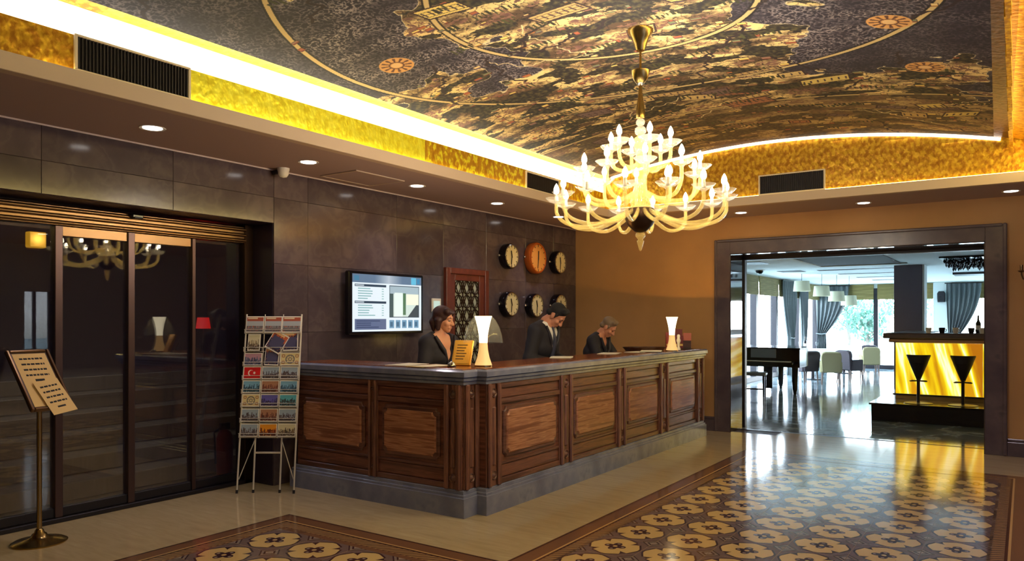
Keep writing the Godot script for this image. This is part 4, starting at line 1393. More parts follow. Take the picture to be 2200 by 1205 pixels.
# ------------------------------------------------------------------ bodies: distance fields meshed as surface nets
# bone: [a, b, ra, rb] tapered capsule, or [centre, radii, basis] ellipsoid
func field_mesh(out: MB, bones: Array, cell: float, k: float, xf: Transform3D, carve = null) -> void:
	var lo := Vector3(1e9, 1e9, 1e9)
	var hi := -lo
	var ext := []
	for bn in bones:
		var l: Vector3
		var h: Vector3
		if bn.size() == 4:
			var r := maxf(bn[2], bn[3])
			l = bn[0].min(bn[1]) - Vector3.ONE * r
			h = bn[0].max(bn[1]) + Vector3.ONE * r
		else:
			var r: float = maxf(bn[1].x, maxf(bn[1].y, bn[1].z))
			l = bn[0] - Vector3.ONE * r
			h = bn[0] + Vector3.ONE * r
		var m := Vector3.ONE * (k + 2.5 * cell)
		l -= m
		h += m
		ext.append([l, h])
		lo = lo.min(l)
		hi = hi.max(h)
	var nx := int((hi.x - lo.x) / cell) + 2
	var ny := int((hi.y - lo.y) / cell) + 2
	var nz := int((hi.z - lo.z) / cell) + 2
	var g := PackedFloat32Array()
	g.resize(nx * ny * nz)
	g.fill(1.0)
	var sy := nx
	var sz := nx * ny
	for i in bones.size():
		var bn: Array = bones[i]
		var l: Vector3 = (ext[i][0] - lo) / cell
		var h: Vector3 = (ext[i][1] - lo) / cell
		var cap := bn.size() == 4
		var a: Vector3 = bn[0]
		var ab := Vector3.ZERO
		var inv := 0.0
		var ra := 0.0
		var dr := 0.0
		var rr := Vector3.ONE
		var least := 1.0
		var turn := Basis.IDENTITY
		if cap:
			ab = bn[1] - a
			inv = 1.0 / maxf(ab.length_squared(), 1e-9)
			ra = bn[2]
			dr = bn[3] - ra
		else:
			rr = bn[1]
			least = minf(rr.x, minf(rr.y, rr.z))
			turn = (bn[2] as Basis).inverse()
		for z in range(maxi(0, int(l.z)), mini(nz, int(h.z) + 1)):
			for y in range(maxi(0, int(l.y)), mini(ny, int(h.y) + 1)):
				var row := z * sz + y * sy
				for x in range(maxi(0, int(l.x)), mini(nx, int(h.x) + 1)):
					var p := lo + Vector3(x, y, z) * cell - a
					var d: float
					if cap:
						var t := clampf(p.dot(ab) * inv, 0.0, 1.0)
						d = (p - ab * t).length() - ra - dr * t
					else:
						var q := (turn * p) / rr
						d = (q.length() - 1.0) * least
					var o := g[row + x]
					if o >= 1.0:
						g[row + x] = d
					else:
						var e := maxf(k - absf(o - d), 0.0) / k
						g[row + x] = minf(o, d) - e * e * k * 0.25
	if carve != null:
		for z in nz:
			for y in ny:
				for x in nx:
					var n := z * sz + y * sy + x
					if absf(g[n]) < 0.12:
						g[n] = carve.call(lo + Vector3(x, y, z) * cell, g[n])
	var id := PackedInt32Array()
	id.resize(g.size())
	id.fill(-1)
	var vs := PackedVector3Array()
	var ns := PackedVector3Array()
	var off := [0, 1, sy, sy + 1, sz, sz + 1, sz + sy, sz + sy + 1]
	for z in nz - 1:
		for y in ny - 1:
			var row := z * sz + y * sy
			for x in nx - 1:
				var n := row + x
				var v0 := g[n]
				if v0 >= 1.0:
					continue
				var v1 := g[n + 1]
				var v2 := g[n + sy]
				var v3 := g[n + sy + 1]
				var v4 := g[n + sz]
				var v5 := g[n + sz + 1]
				var v6 := g[n + sz + sy]
				var v7 := g[n + sz + sy + 1]
				var neg := int(v0 < 0.0) + int(v1 < 0.0) + int(v2 < 0.0) + int(v3 < 0.0) + int(v4 < 0.0) + int(v5 < 0.0) + int(v6 < 0.0) + int(v7 < 0.0)
				if neg == 0 or neg == 8:
					continue
				var v := [v0, v1, v2, v3, v4, v5, v6, v7]
				var sum := Vector3.ZERO
				var cnt := 0
				for e in [[0, 1], [2, 3], [4, 5], [6, 7], [0, 2], [1, 3], [4, 6], [5, 7], [0, 4], [1, 5], [2, 6], [3, 7]]:
					var p: float = v[e[0]]
					var q: float = v[e[1]]
					if (p < 0.0) != (q < 0.0):
						var t := p / (p - q)
						var c0 := Vector3(e[0] & 1, (e[0] >> 1) & 1, e[0] >> 2)
						var c1 := Vector3(e[1] & 1, (e[1] >> 1) & 1, e[1] >> 2)
						sum += c0.lerp(c1, t)
						cnt += 1
				id[n] = vs.size()
				vs.append(xf * (lo + (Vector3(x, y, z) + sum / cnt) * cell))
				var gr := Vector3(v1 + v3 + v5 + v7 - v0 - v2 - v4 - v6, v2 + v3 + v6 + v7 - v0 - v1 - v4 - v5, v4 + v5 + v6 + v7 - v0 - v1 - v2 - v3)
				ns.append((xf.basis * gr).normalized())
	for z in range(1, nz - 1):
		for y in range(1, ny - 1):
			var row := z * sz + y * sy
			for x in range(1, nx - 1):
				var n := row + x
				if id[n] < 0:
					continue
				var here := g[n] < 0.0
				for ax in [[1, sy, sz], [sy, sz, 1], [sz, 1, sy]]:
					if (g[n + ax[0]] < 0.0) == here:
						continue
					var a := id[n]
					var b := id[n - ax[1]]
					var c := id[n - ax[1] - ax[2]]
					var d := id[n - ax[2]]
					if a < 0 or b < 0 or c < 0 or d < 0:
						continue
					out.tri(vs[a], vs[b], vs[c], ns[a], ns[b], ns[c])
					out.tri(vs[a], vs[c], vs[d], ns[a], ns[c], ns[d])

func hand_bones(side: float, curl: float) -> Array:
	# wrist at the origin, fingers towards -y, palm facing -x * side (towards the body)
	var b := [[Vector3(0, 0.02, 0), Vector3(0, -0.02, 0), 0.026, 0.026]]
	for i in 4:
		var z := 0.030 - 0.020 * i
		var knuckle := Vector3(0, -0.088 + 0.006 * absf(i - 1.0), z)
		b.append([Vector3(0, -0.02, z * 0.6), knuckle, 0.014, 0.011])
		var l: float = [0.040, 0.044, 0.041, 0.032][i]
		var bend := curl
		var p := knuckle
		for j in 3:
			var dir := Vector3(-side * sin(bend), -cos(bend), 0.0)
			var q: Vector3 = p + dir * l * [1.0, 0.62, 0.5][j]
			b.append([p, q, 0.0095 - 0.0008 * j, 0.0088 - 0.0008 * j])
			p = q
			bend += curl * 0.9
	var t0 := Vector3(0, -0.025, 0.026)
	var t1 := t0 + Vector3(-side * 0.012, -0.03, 0.024)
	var t2 := t1 + Vector3(-side * 0.012, -0.028, 0.008)
	b.append([t0, t1, 0.0135, 0.011])
	b.append([t1, t2, 0.0105, 0.009])
	return b

# c: name, label, at, face (direction), h, lean, head_yaw, head_pitch, arms [[elbow, wrist] for left (-x) and right], female, hair, skin
func person(c: Dictionary) -> void:
	var s: float = c.h / 1.72
	var p := thing("person", c.label, "person", c.at, atan2(c.face.x, c.face.z))
	var lean: float = c.lean
	var waist := Vector3(0, 1.0, 0)
	var tb := Transform3D(Basis(Vector3.RIGHT, lean), waist - Basis(Vector3.RIGHT, lean) * waist)
	var fem: bool = c.female
	var sh := 0.155 if fem else 0.185
	var body := []
	var coat := []
	var add := func(list: Array, a: Vector3, b: Vector3, ra: float, rb: float) -> void:
		list.append([a * s, b * s, ra * s, rb * s])
	var both := func(a: Vector3, b: Vector3, ra: float, rb: float, extra: float) -> void:
		body.append([a * s, b * s, ra * s, rb * s])
		coat.append([a * s, b * s, (ra + extra) * s, (rb + extra) * s])
	# trunk
	both.call(Vector3(-0.075, 0.93, 0), Vector3(0.075, 0.93, 0), 0.115, 0.115, 0.018)
	both.call(tb * Vector3(-0.055, 1.08, 0), tb * Vector3(0.055, 1.08, 0), 0.10 if fem else 0.115, 0.10 if fem else 0.115, 0.022)
	both.call(tb * Vector3(-0.075, 1.24, 0.005), tb * Vector3(0.075, 1.24, 0.005), 0.112 if fem else 0.125, 0.112 if fem else 0.125, 0.018)
	both.call(tb * Vector3(-0.09, 1.36, -0.005), tb * Vector3(0.09, 1.36, -0.005), 0.09 if fem else 0.105, 0.09 if fem else 0.105, 0.018)
	if fem:
		for k in [-1.0, 1.0]:
			both.call(tb * Vector3(0.06 * k, 1.27, 0.075), tb * Vector3(0.062 * k, 1.26, 0.085), 0.06, 0.055, 0.014)
	for k in [-1.0, 1.0]:
		both.call(tb * Vector3(0.05 * k, 1.45, -0.02), tb * Vector3(sh * k, 1.40, -0.01), 0.05, 0.06, 0.018)
		add.call(body, Vector3(0.088 * k, 0.90, 0), Vector3(0.095 * k, 0.50, 0.01), 0.088, 0.058)
		add.call(body, Vector3(0.095 * k, 0.50, 0.01), Vector3(0.10 * k, 0.09, -0.02), 0.056, 0.038)
		add.call(body, Vector3(0.10 * k, 0.05, -0.03), Vector3(0.115 * k, 0.035, 0.13), 0.042, 0.03)
	# neck and rough head (the fine head is meshed on its own grid)
	var neck := tb * Vector3(0, 1.46, -0.015)
	var hb := tb.basis * Basis(Vector3.UP, c.head_yaw) * Basis(Vector3.RIGHT, c.head_pitch)
	var hc := tb * Vector3(0, 1.50, -0.01) + hb * Vector3(0, 0.125, 0.03)
	add.call(body, tb * Vector3(0, 1.40, -0.02), neck + (hc - neck) * 0.45, 0.058 if fem else 0.064, 0.052 if fem else 0.060)
	# arms
	for i in 2:
		var k := -1.0 if i == 0 else 1.0
		var e: Vector3 = c.arms[i][0]
		var w: Vector3 = c.arms[i][1]
		var a := tb * Vector3((sh + 0.012) * k, 1.395, -0.01)
		both.call(a, e, 0.052 if fem else 0.058, 0.042 if fem else 0.046, 0.016)
		both.call(e, e.lerp(w, 0.94), 0.042 if fem else 0.046, 0.028, 0.014)
		add.call(body, e.lerp(w, 0.9), w, 0.028, 0.026)
	var m := mb()
	field_mesh(m, body, 0.014 * s, 0.035 * s, Transform3D.IDENTITY)
	# head
	var f := 1.0 if not fem else 0.95
	var head := [
		[Vector3(0, 0.032, -0.012), Vector3(0.073, 0.088, 0.092), Basis.IDENTITY], [Vector3(0, -0.038, 0.026), Vector3(0.056 * f, 0.076, 0.062), Basis.IDENTITY],
		[Vector3(0, -0.098, 0.058), Vector3(0, -0.096, 0.062), 0.022, 0.02], [Vector3(0, 0.004, 0.086), Vector3(0, -0.034, 0.108), 0.009, 0.0125],
		[Vector3(-0.013, -0.036, 0.096), Vector3(0.013, -0.036, 0.096), 0.009, 0.009], [Vector3(-0.036, 0.022, 0.071), Vector3(0.036, 0.022, 0.071), 0.013, 0.013],
		[Vector3(-0.038, -0.03, 0.058), Vector3(-0.036, -0.034, 0.06), 0.022, 0.02], [Vector3(0.038, -0.03, 0.058), Vector3(0.036, -0.034, 0.06), 0.022, 0.02],
		[Vector3(-0.018, -0.068, 0.080), Vector3(0.018, -0.068, 0.080), 0.009, 0.009],
		[Vector3(-0.074, -0.012, -0.008), Vector3(0.012, 0.031, 0.02), Basis.IDENTITY], [Vector3(0.074, -0.012, -0.008), Vector3(0.012, 0.031, 0.02), Basis.IDENTITY],
		[Vector3(0, -0.07, -0.028), Vector3(0, -0.13, -0.035), 0.052 * f, 0.056 * f]]
	var hx := Transform3D(hb.scaled(Vector3.ONE * s), hc * s)
	field_mesh(m, head, 0.0048, 0.016, hx, func(q: Vector3, d: float) -> float:
		for k in [-0.031, 0.031]:
			var e := (q - Vector3(k, 0.001, 0.094)).length() - 0.016    # eye sockets
			d = maxf(d, -e - 0.006)
		return d)
	for i in 2:
		var k := -1.0 if i == 0 else 1.0
		var e: Vector3 = c.arms[i][0]
		var w: Vector3 = c.arms[i][1]
		var y := -(w - e).normalized()
		var x := Vector3.RIGHT
		if c.has("palm_down") and c.palm_down:
			x = Vector3(0, k, 0)                                         # the palm lies on the counter
		x = (x - y * x.dot(y)).normalized()
		field_mesh(m, hand_bones(k, c.curl), 0.0048, 0.008, Transform3D(Basis(x, y, x.cross(y)).scaled(Vector3.ONE * s * 0.95), w * s))
	part("body", m.done(), M[c.skin], p)
	# clothes
	var throat: float = c.throat
	var cut := func(q: Vector3, d: float) -> float:
		var l: Vector3 = tb.affine_inverse() * (q / s)
		var v := maxf(absf(l.x) - 0.42 * (l.y - throat), -(l.z - 0.0))   # the open front below the throat
		d = maxf(d, -v * 0.9)
		d = maxf(d, (l.y - 1.505) * s)
		return maxf(d, (0.86 - q.y / s) * s)
	m = mb()
	field_mesh(m, coat, 0.012, 0.035 * s, Transform3D.IDENTITY, cut)
	part("jacket", m.done(), M.suit_black, p)
	m = mb()
	var legs := []
	for k in [-1.0, 1.0]:
		add.call(legs, Vector3(0.07 * k, 0.95, 0), Vector3(0.088 * k, 0.88, 0), 0.125, 0.11)
		add.call(legs, Vector3(0.088 * k, 0.88, 0), Vector3(0.095 * k, 0.50, 0.005), 0.105, 0.078)
		add.call(legs, Vector3(0.095 * k, 0.50, 0.005), Vector3(0.10 * k, 0.07, -0.02), 0.078, 0.068)
	field_mesh(m, legs, 0.016, 0.02, Transform3D.IDENTITY, func(q: Vector3, d: float) -> float: return maxf(d, 0.045 - q.y))
	part("trousers", m.done(), M.suit_black, p)
	m = mb()
	for k in [-1.0, 1.0]:
		field_mesh(m, [[Vector3(0.10 * k, 0.045, -0.04) * s, Vector3(0.12 * k, 0.035, 0.15) * s, 0.05 * s, 0.036 * s]], 0.012, 0.01, Transform3D.IDENTITY, func(q: Vector3, d: float) -> float: return maxf(d, 0.002 - q.y))
	part("shoes", m.done(), M.black_gloss, p)
	# lapels
	for k in [-1.0, 1.0]:
		var lap := []
		for i in 7:
			var y := lerpf(throat - 0.02, 1.47, i / 6.0)
			var bulge := 0.125 if y < 1.34 else lerpf(0.125, 0.06, (y - 1.34) / 0.13)
			lap.append((tb * Vector3(k * (0.012 + 0.42 * maxf(y - throat, 0.0) + 0.012), y, bulge + (0.022 if fem and y < 1.34 else 0.012))) * s)
		m = mb()
		m.tube(lap, [0.004, 0.011, 0.014, 0.017, 0.019, 0.017, 0.012], 8)
		part("lapel", m.done(), M.suit_lapel, p)
	if not fem:
		var shirt := []
		for bn in body.slice(1, 6):
			shirt.append([bn[0], bn[1], bn[2] + 0.010, bn[3] + 0.010])
		shirt.append([(tb * Vector3(0, 1.43, -0.015)) * s, (tb * Vector3(0, 1.487, -0.012)) * s, 0.074 * s, 0.07 * s])
		m = mb()
		field_mesh(m, shirt, 0.012, 0.03, Transform3D.IDENTITY, func(q: Vector3, d: float) -> float:
			var l: Vector3 = tb.affine_inverse() * (q / s)
			return maxf(d, maxf(l.y - 1.50, 1.1 - l.y) * s))
		part("shirt", m.done(), M.shirt_white, p)
		m = mb()
		var tie := []
		for i in 6:
			var y := lerpf(1.47, 1.16, i / 5.0)
			tie.append((tb * Vector3(0, y, lerpf(0.07, 0.145, clampf((1.47 - y) / 0.14, 0, 1)))) * s)
		m.tube(tie, [0.016, 0.014, 0.018, 0.022, 0.026, 0.028], 8)
		part("tie", m.done(), M.tie_blue, p)
	# hair
	m = mb()
	var hair: Array = c.hair_bones
	field_mesh(m, hair, 0.0055, 0.02, hx, func(q: Vector3, d: float) -> float:
		var face := Vector3((q.x) / 0.068, (q.y + 0.035) / (0.098 if fem else 0.104), (q.z - 0.085) / 0.062).length() - 1.0
		return maxf(d, -face * 0.05))
	part("hair", m.done(), M[c.hair], p)
	for k in [-1.0, 1.0]:
		m = mb()
		var pr := []
		for i in 7:
			var t := -PI / 2.0 + PI * i / 6.0
			pr.append(Vector2(0.0115 * cos(t), 0.0115 * sin(t)))
		m.lathe(pr, 10)
		part("eye", m.done(), M[c.get("eye", "eye_white")], p, hx * Transform3D(Basis.IDENTITY, Vector3(0.031 * k, 0.001, 0.0765)))
		m = mb()
		m.tube([Vector3(0.014 * k, 0.024, 0.089), Vector3(0.032 * k, 0.029, 0.086), Vector3(0.048 * k, 0.022, 0.074)], [0.003, 0.0045, 0.0025], 6)
		part("eyebrow", m.done(), M[c.hair], p, hx)
		m = mb()
		m.lathe([Vector2(0.0055, 0), Vector2(0.0045, 0.0022), Vector2(0, 0.003)], 8)
		part("iris", m.done(), M.hand_dark, p, hx * Transform3D(Basis(Vector3(1, 0, 0), PI / 2.0), Vector3(0.031 * k, 0.0, 0.0863)))
	m = mb()
	m.tube([Vector3(-0.022, -0.069, 0.080), Vector3(-0.008, -0.066, 0.0885), Vector3(0.008, -0.066, 0.0885), Vector3(0.022, -0.069, 0.080)], [0.002, 0.005, 0.005, 0.002], 6)
	part("lips", m.done(), M.lips, p, hx)
	if c.has("tag"):
		part("name_badge", boxm(Vector3(-0.03, -0.008, 0), Vector3(0.03, 0.008, 0.004), 0.001), M.brass, p, Transform3D(tb.basis, (tb * Vector3(0.09, 1.30, 0.135)) * s))

func build_people() -> void:
	mat("suit_black", Color8(26, 22, 32), 0.75)
	mat("suit_lapel", Color8(32, 28, 38), 0.6)
	mat("shirt_white", Color8(226, 222, 214), 0.7)
	mat("tie_blue", Color8(44, 46, 66), 0.5)
	mat("eye_white", Color8(150, 132, 122), 0.4)
	mat("eye_shade", Color8(120, 78, 62), 0.6)
	mat("lips", Color8(168, 74, 62), 0.45)
	var sk := mat("skin_warm", Color8(206, 146, 112), 0.55)
	sk.subsurf_scatter_enabled = true
	sk.subsurf_scatter_strength = 0.1
	mat("skin_tan", Color8(190, 128, 98), 0.55)
	mat("hair_auburn", Color8(52, 26, 26), 0.5)
	mat("hair_black", Color8(20, 15, 18), 0.8)
	mat("hair_grey", Color8(120, 98, 76), 0.55)
	var right := Vector3(0.826, 0, -0.564)
	var near := Vector3(0.564, 0, 0.826)
	var bob := [[Vector3(0, 0.045, -0.022), Vector3(0.088, 0.092, 0.104), Basis.IDENTITY], [Vector3(-0.07, -0.01, -0.02), Vector3(-0.068, -0.085, -0.015), 0.034, 0.022], [Vector3(0.07, -0.01, -0.02), Vector3(0.068, -0.085, -0.015), 0.034, 0.022],
		[Vector3(-0.03, -0.03, -0.09), Vector3(-0.03, -0.10, -0.075), 0.045, 0.025], [Vector3(0.03, -0.03, -0.09), Vector3(0.03, -0.10, -0.075), 0.045, 0.025], [Vector3(-0.05, 0.085, 0.055), Vector3(0.055, 0.075, 0.06), 0.034, 0.026]]
	var crop := [[Vector3(0, 0.05, -0.024), Vector3(0.080, 0.082, 0.096), Basis.IDENTITY], [Vector3(-0.03, -0.02, -0.075), Vector3(0.03, -0.02, -0.075), 0.038, 0.038], [Vector3(-0.045, 0.10, 0.035), Vector3(0.045, 0.10, 0.035), 0.03, 0.03],
		[Vector3(-0.072, 0.02, 0.012), Vector3(-0.073, -0.01, 0.012), 0.012, 0.007], [Vector3(0.072, 0.02, 0.012), Vector3(0.073, -0.01, 0.012), 0.012, 0.007]]
	person({"label": "woman with short auburn hair and black jacket behind the desk corner, looking right", "at": Vector3(-4.33, 0, -5.17), "face": right * 0.75 + near * 0.65, "h": 1.585, "lean": 0.05, "head_yaw": 0.35, "head_pitch": 0.08,
		"arms": [[Vector3(-0.25, 1.13, 0.05), Vector3(-0.13, 1.125, 0.26)], [Vector3(0.25, 1.13, 0.04), Vector3(0.13, 1.13, 0.27)]], "female": true, "throat": 1.22, "curl": 0.45, "palm_down": true, "skin": "skin_warm", "hair": "hair_auburn", "hair_bones": bob})
	person({"label": "dark-haired man in a black suit and white shirt behind the desk, head bent down reading", "at": Vector3(-4.25, 0, -6.68), "face": right * 0.85 + near * 0.5, "h": 1.71, "lean": 0.26, "head_yaw": 0.1, "head_pitch": 0.62, "eye": "eye_shade",
		"arms": [[Vector3(-0.27, 1.10, 0.06), Vector3(-0.15, 1.06, 0.30)], [Vector3(0.27, 1.10, 0.06), Vector3(0.13, 1.06, 0.31)]], "female": false, "throat": 1.20, "curl": 0.4, "palm_down": true, "skin": "skin_tan", "hair": "hair_black", "hair_bones": crop})
	person({"label": "grey-blonde short-haired woman in a dark jacket leaning over the far counter", "at": Vector3(-4.25, 0, -7.84), "face": right * 0.8 + near * 0.5, "h": 1.56, "lean": 0.36, "head_yaw": 0.15, "head_pitch": 0.35, "eye": "eye_shade",
		"arms": [[Vector3(-0.24, 1.12, 0.26), Vector3(-0.06, 1.17, 0.48)], [Vector3(0.25, 1.13, 0.28), Vector3(0.12, 1.18, 0.54)]], "female": true, "throat": 1.22, "curl": 0.35, "palm_down": true, "skin": "skin_tan", "hair": "hair_grey", "hair_bones": crop})

# ------------------------------------------------------------------ on the desk
func hourglass_lamp(label: String, at: Vector3, bell: bool) -> void:
	var l := thing("table_lamp", label, "table lamp", at, 0.0, "hourglass lamps on the desk")
	var b := mb()
	b.lathe([Vector2(0.0, 0.0), Vector2(0.074, 0.0), Vector2(0.074, 0.012), Vector2(0.0, 0.012)], 24)
	part("base", b.done(), M.brass, l)
	var outer := [Vector2(0.070, 0.012), Vector2(0.064, 0.03), Vector2(0.050, 0.07), Vector2(0.038, 0.13), Vector2(0.033, 0.19)]
	b = mb()
	b.lathe(outer + [Vector2(0.0, 0.19)], 28)
	part("lower_body", b.done(), M.lamp_lower, l)
	b = mb()
	b.lathe([Vector2(0.033, 0.19), Vector2(0.036, 0.25), Vector2(0.046, 0.31), Vector2(0.060, 0.37), Vector2(0.070, 0.405), Vector2(0.066, 0.405), Vector2(0.042, 0.31), Vector2(0.031, 0.25), Vector2(0.0, 0.235)], 28)
	part("shade", b.done(), M.lamp_upper, l)
	if bell:
		b = mb()
		b.lathe([Vector2(0.162, 0.19), Vector2(0.152, 0.25), Vector2(0.13, 0.32), Vector2(0.10, 0.375), Vector2(0.072, 0.402), Vector2(0.072, 0.398), Vector2(0.098, 0.37), Vector2(0.127, 0.317), Vector2(0.149, 0.25), Vector2(0.159, 0.19), Vector2(0.162, 0.19)], 36)
		part("glass_bell", b.done(), M.clear_glass, l)
	omni("table_lamp_glow", at + Vector3(0, 0.30, 0), 0.05, Color(1.0, 0.8, 0.5), 0.02)
	spot("table_lamp_uplight", at + Vector3(0, 0.412, 0), Vector3(0, 1, 0), 80.5, 0.7, Color(1.0, 0.74, 0.32), 0.015, 0.04)

func build_desk_things() -> void:
	var m := glow("lamp_upper", Color(1.0, 0.94, 0.78), 3.2)
	m = glow("lamp_lower", Color(1.0, 0.78, 0.46), 0.62)
	m.albedo_color = Color8(220, 200, 160)
	var top := 1.118
	hourglass_lamp("glowing white hourglass lamp with a clear glass bell on the near corner of the desk", Vector3(-3.60, top, -4.86), true)
	hourglass_lamp("glowing white hourglass lamp at the far end of the desk beside red brochures", Vector3(-3.46, top, -8.43), false)
	# gold-framed notice
	var n := thing("counter_sign", "gold framed notice leaning back on the counter beside the near lamp", "counter sign", Vector3(-3.80, top, -4.82), 0.25)
	n.rotation = Vector3(-0.38, 0.25, 0)
	mat("gold_frame", Color8(220, 164, 60), 0.3, 0.6)
	mat("gold_sheet", Color8(214, 160, 58), 0.5)
	part("frame", boxm(Vector3(-0.085, 0, -0.012), Vector3(0.085, 0.22, 0.012), 0.006), M.gold_frame, n)
	part("sheet", boxm(Vector3(-0.07, 0.016, 0.011), Vector3(0.07, 0.205, 0.014), 0.001), M.gold_sheet, n)
	var b := mb()
	for i in 6:
		b.box(Vector3(-0.05, 0.05 + 0.024 * i, 0.0135), Vector3(0.02 + 0.01 * (i % 3), 0.058 + 0.024 * i, 0.0148))
	part("printed_lines", b.done(), M.bronze, n)
	part("easel_leg", boxm(Vector3(-0.02, 0.0, -0.08), Vector3(0.02, 0.16, -0.072), 0.001), M.bronze, n)
	# bell
	var be := thing("desk_bell", "small silver desk bell on the counter in front of the woman", "bell", Vector3(-3.78, top, -4.68))
	b = mb()
	b.lathe([Vector2(0.0, 0.0), Vector2(0.036, 0.0), Vector2(0.036, 0.008), Vector2(0.0, 0.008)], 20)
	part("base", b.done(), M.black_gloss, be)
	b = mb()
	b.lathe([Vector2(0.034, 0.010), Vector2(0.032, 0.022), Vector2(0.024, 0.034), Vector2(0.012, 0.041), Vector2(0.0, 0.043)], 20)
	part("dome", b.done(), M.chrome, be)
	b = mb()
	b.tube([Vector3(0, 0.04, 0), Vector3(0, 0.056, 0)], 0.005, 8)
	part("plunger", b.done(), M.chrome, be)
	# papers
	mat("paper", Color8(214, 206, 190), 0.8)
	mat("paper_yellow", Color8(222, 190, 112), 0.8)
	var src: Node3D = null
	for q in [[-4.25, -4.66, 0.1, "white sheet of paper on the short side of the counter", "paper"], [-3.98, -4.63, -0.15, "yellowish sheet of paper on the counter beside the bell", "paper_yellow"], [-3.80, -6.42, 0.5, "white papers on the counter before the man", "paper"], [-3.78, -7.42, 0.3, "white papers on the counter before the leaning woman", "paper"], [-3.66, -7.95, -0.2, "white sheet of paper left of the far open folder", "paper"]]:
		var s := thing("paper_sheet", q[3], "paper", Vector3(q[0], top, q[1]), q[2], "papers on the counter")
		b = mb()
		b.box(Vector3(-0.105, 0.0005, -0.15), Vector3(0.105, 0.004, 0.15), 0.001)
		part("sheet", b.done(), M[q[4]], s)
		part("top_sheet", boxm(Vector3(-0.09, 0.004, -0.16), Vector3(0.12, 0.006, 0.13), 0.0005), M.paper, s)
	# low oval tray and folder
	var t := thing("serving_tray", "low round-cornered brown tray on the counter left of the far lamp", "tray", Vector3(-3.78, top, -8.35), 0.6)
	b = mb()
	b.xf = Transform3D(Basis.from_scale(Vector3(1.5, 1, 1)), Vector3.ZERO)
	b.lathe([Vector2(0.0, 0.0), Vector2(0.15, 0.0), Vector2(0.175, 0.045), Vector2(0.165, 0.045), Vector2(0.145, 0.01), Vector2(0.0, 0.01)], 32)
	part("dish", b.done(), M.dark_wood, t)
	part("leaflet_pile", boxm(Vector3(-0.12, 0.01, -0.06), Vector3(0.05, 0.03, 0.06), 0.003), M.black_matt, t)
	var fo := thing("folder", "open flat folder with pale pages in front of the brown tray", "folder", Vector3(-3.58, top, -8.1), -1.2)
	part("cover", boxm(Vector3(-0.2, 0, -0.13), Vector3(0.2, 0.006, 0.13), 0.002), M.dark_wood, fo)
	for s2 in [-1.0, 1.0]:
		part("pages", boxm(Vector3(minf(0.005 * s2, 0.18 * s2), 0.006, -0.12), Vector3(maxf(0.005 * s2, 0.18 * s2), 0.014, 0.12), 0.003), M.paper, fo)
	# brochure rack with red leaflets
	var r := thing("brochure_rack", "small dark stepped rack for leaflets at the far end of the counter", "brochure rack", Vector3(-3.60, top, -9.0), 0.5)
	part("base", boxm(Vector3(-0.15, 0, -0.09), Vector3(0.15, 0.012, 0.09), 0.003), M.dark_wood, r)
	for k in 2:
		part("back", boxm(Vector3(-0.15, 0.012, -0.085 + 0.08 * k), Vector3(0.15, 0.17 - 0.06 * k, -0.078 + 0.08 * k), 0.002), M.dark_wood, r)
	mat("leaflet_red", Color8(150, 40, 34), 0.4)
	mat("leaflet_dark", Color8(110, 34, 36), 0.4)
	mat("leaflet_pink", Color8(190, 104, 88), 0.4)
	var tones := ["red", "dark", "pink", "red", "dark"]
	for k in 5:
		var q := Vector3(-0.11 + 0.11 * (k % 3), 0.013, -0.066 + 0.08 * (k / 3)).rotated(Vector3.UP, 0.5)
		var lf := thing("leaflet", ["red leaflet at the left of the rear row in the small rack", "tall dark red leaflet in the middle of the rear row in the small rack", "pinkish leaflet at the right of the rear row in the small rack", "red leaflet at the left of the front row in the small rack", "dark red leaflet in the middle of the front row in the small rack"][k], "leaflet", Vector3(-3.60, top, -9.0) + q, 0.5, "leaflets in the small rack")
		part("sheet", boxm(Vector3(-0.05, 0, -0.006), Vector3(0.05, [0.2, 0.24, 0.19, 0.15, 0.16][k], 0.006), 0.002), M["leaflet_" + tones[k]], lf)
		part("printed_band", boxm(Vector3(-0.045, 0.03, 0.0055), Vector3(0.045, 0.055, 0.0068), 0.0), M.paper_yellow, lf)
	var v := thing("figurine", "small glossy cream figurine between the far lamp and the red leaflets", "figurine", Vector3(-3.47, top, -8.66))
	b = mb()
	b.lathe([Vector2(0.0, 0.0), Vector2(0.03, 0.0), Vector2(0.026, 0.02), Vector2(0.014, 0.05), Vector2(0.018, 0.09), Vector2(0.028, 0.12), Vector2(0.016, 0.15), Vector2(0.02, 0.17), Vector2(0.016, 0.19), Vector2(0.0, 0.197)], 18)
	part("glazed_body", b.done(), M.white_gloss, v)
	part("foot", boxm(Vector3(-0.03, 0, -0.03), Vector3(0.03, 0.006, 0.03), 0.002), M.dark_wood, v)

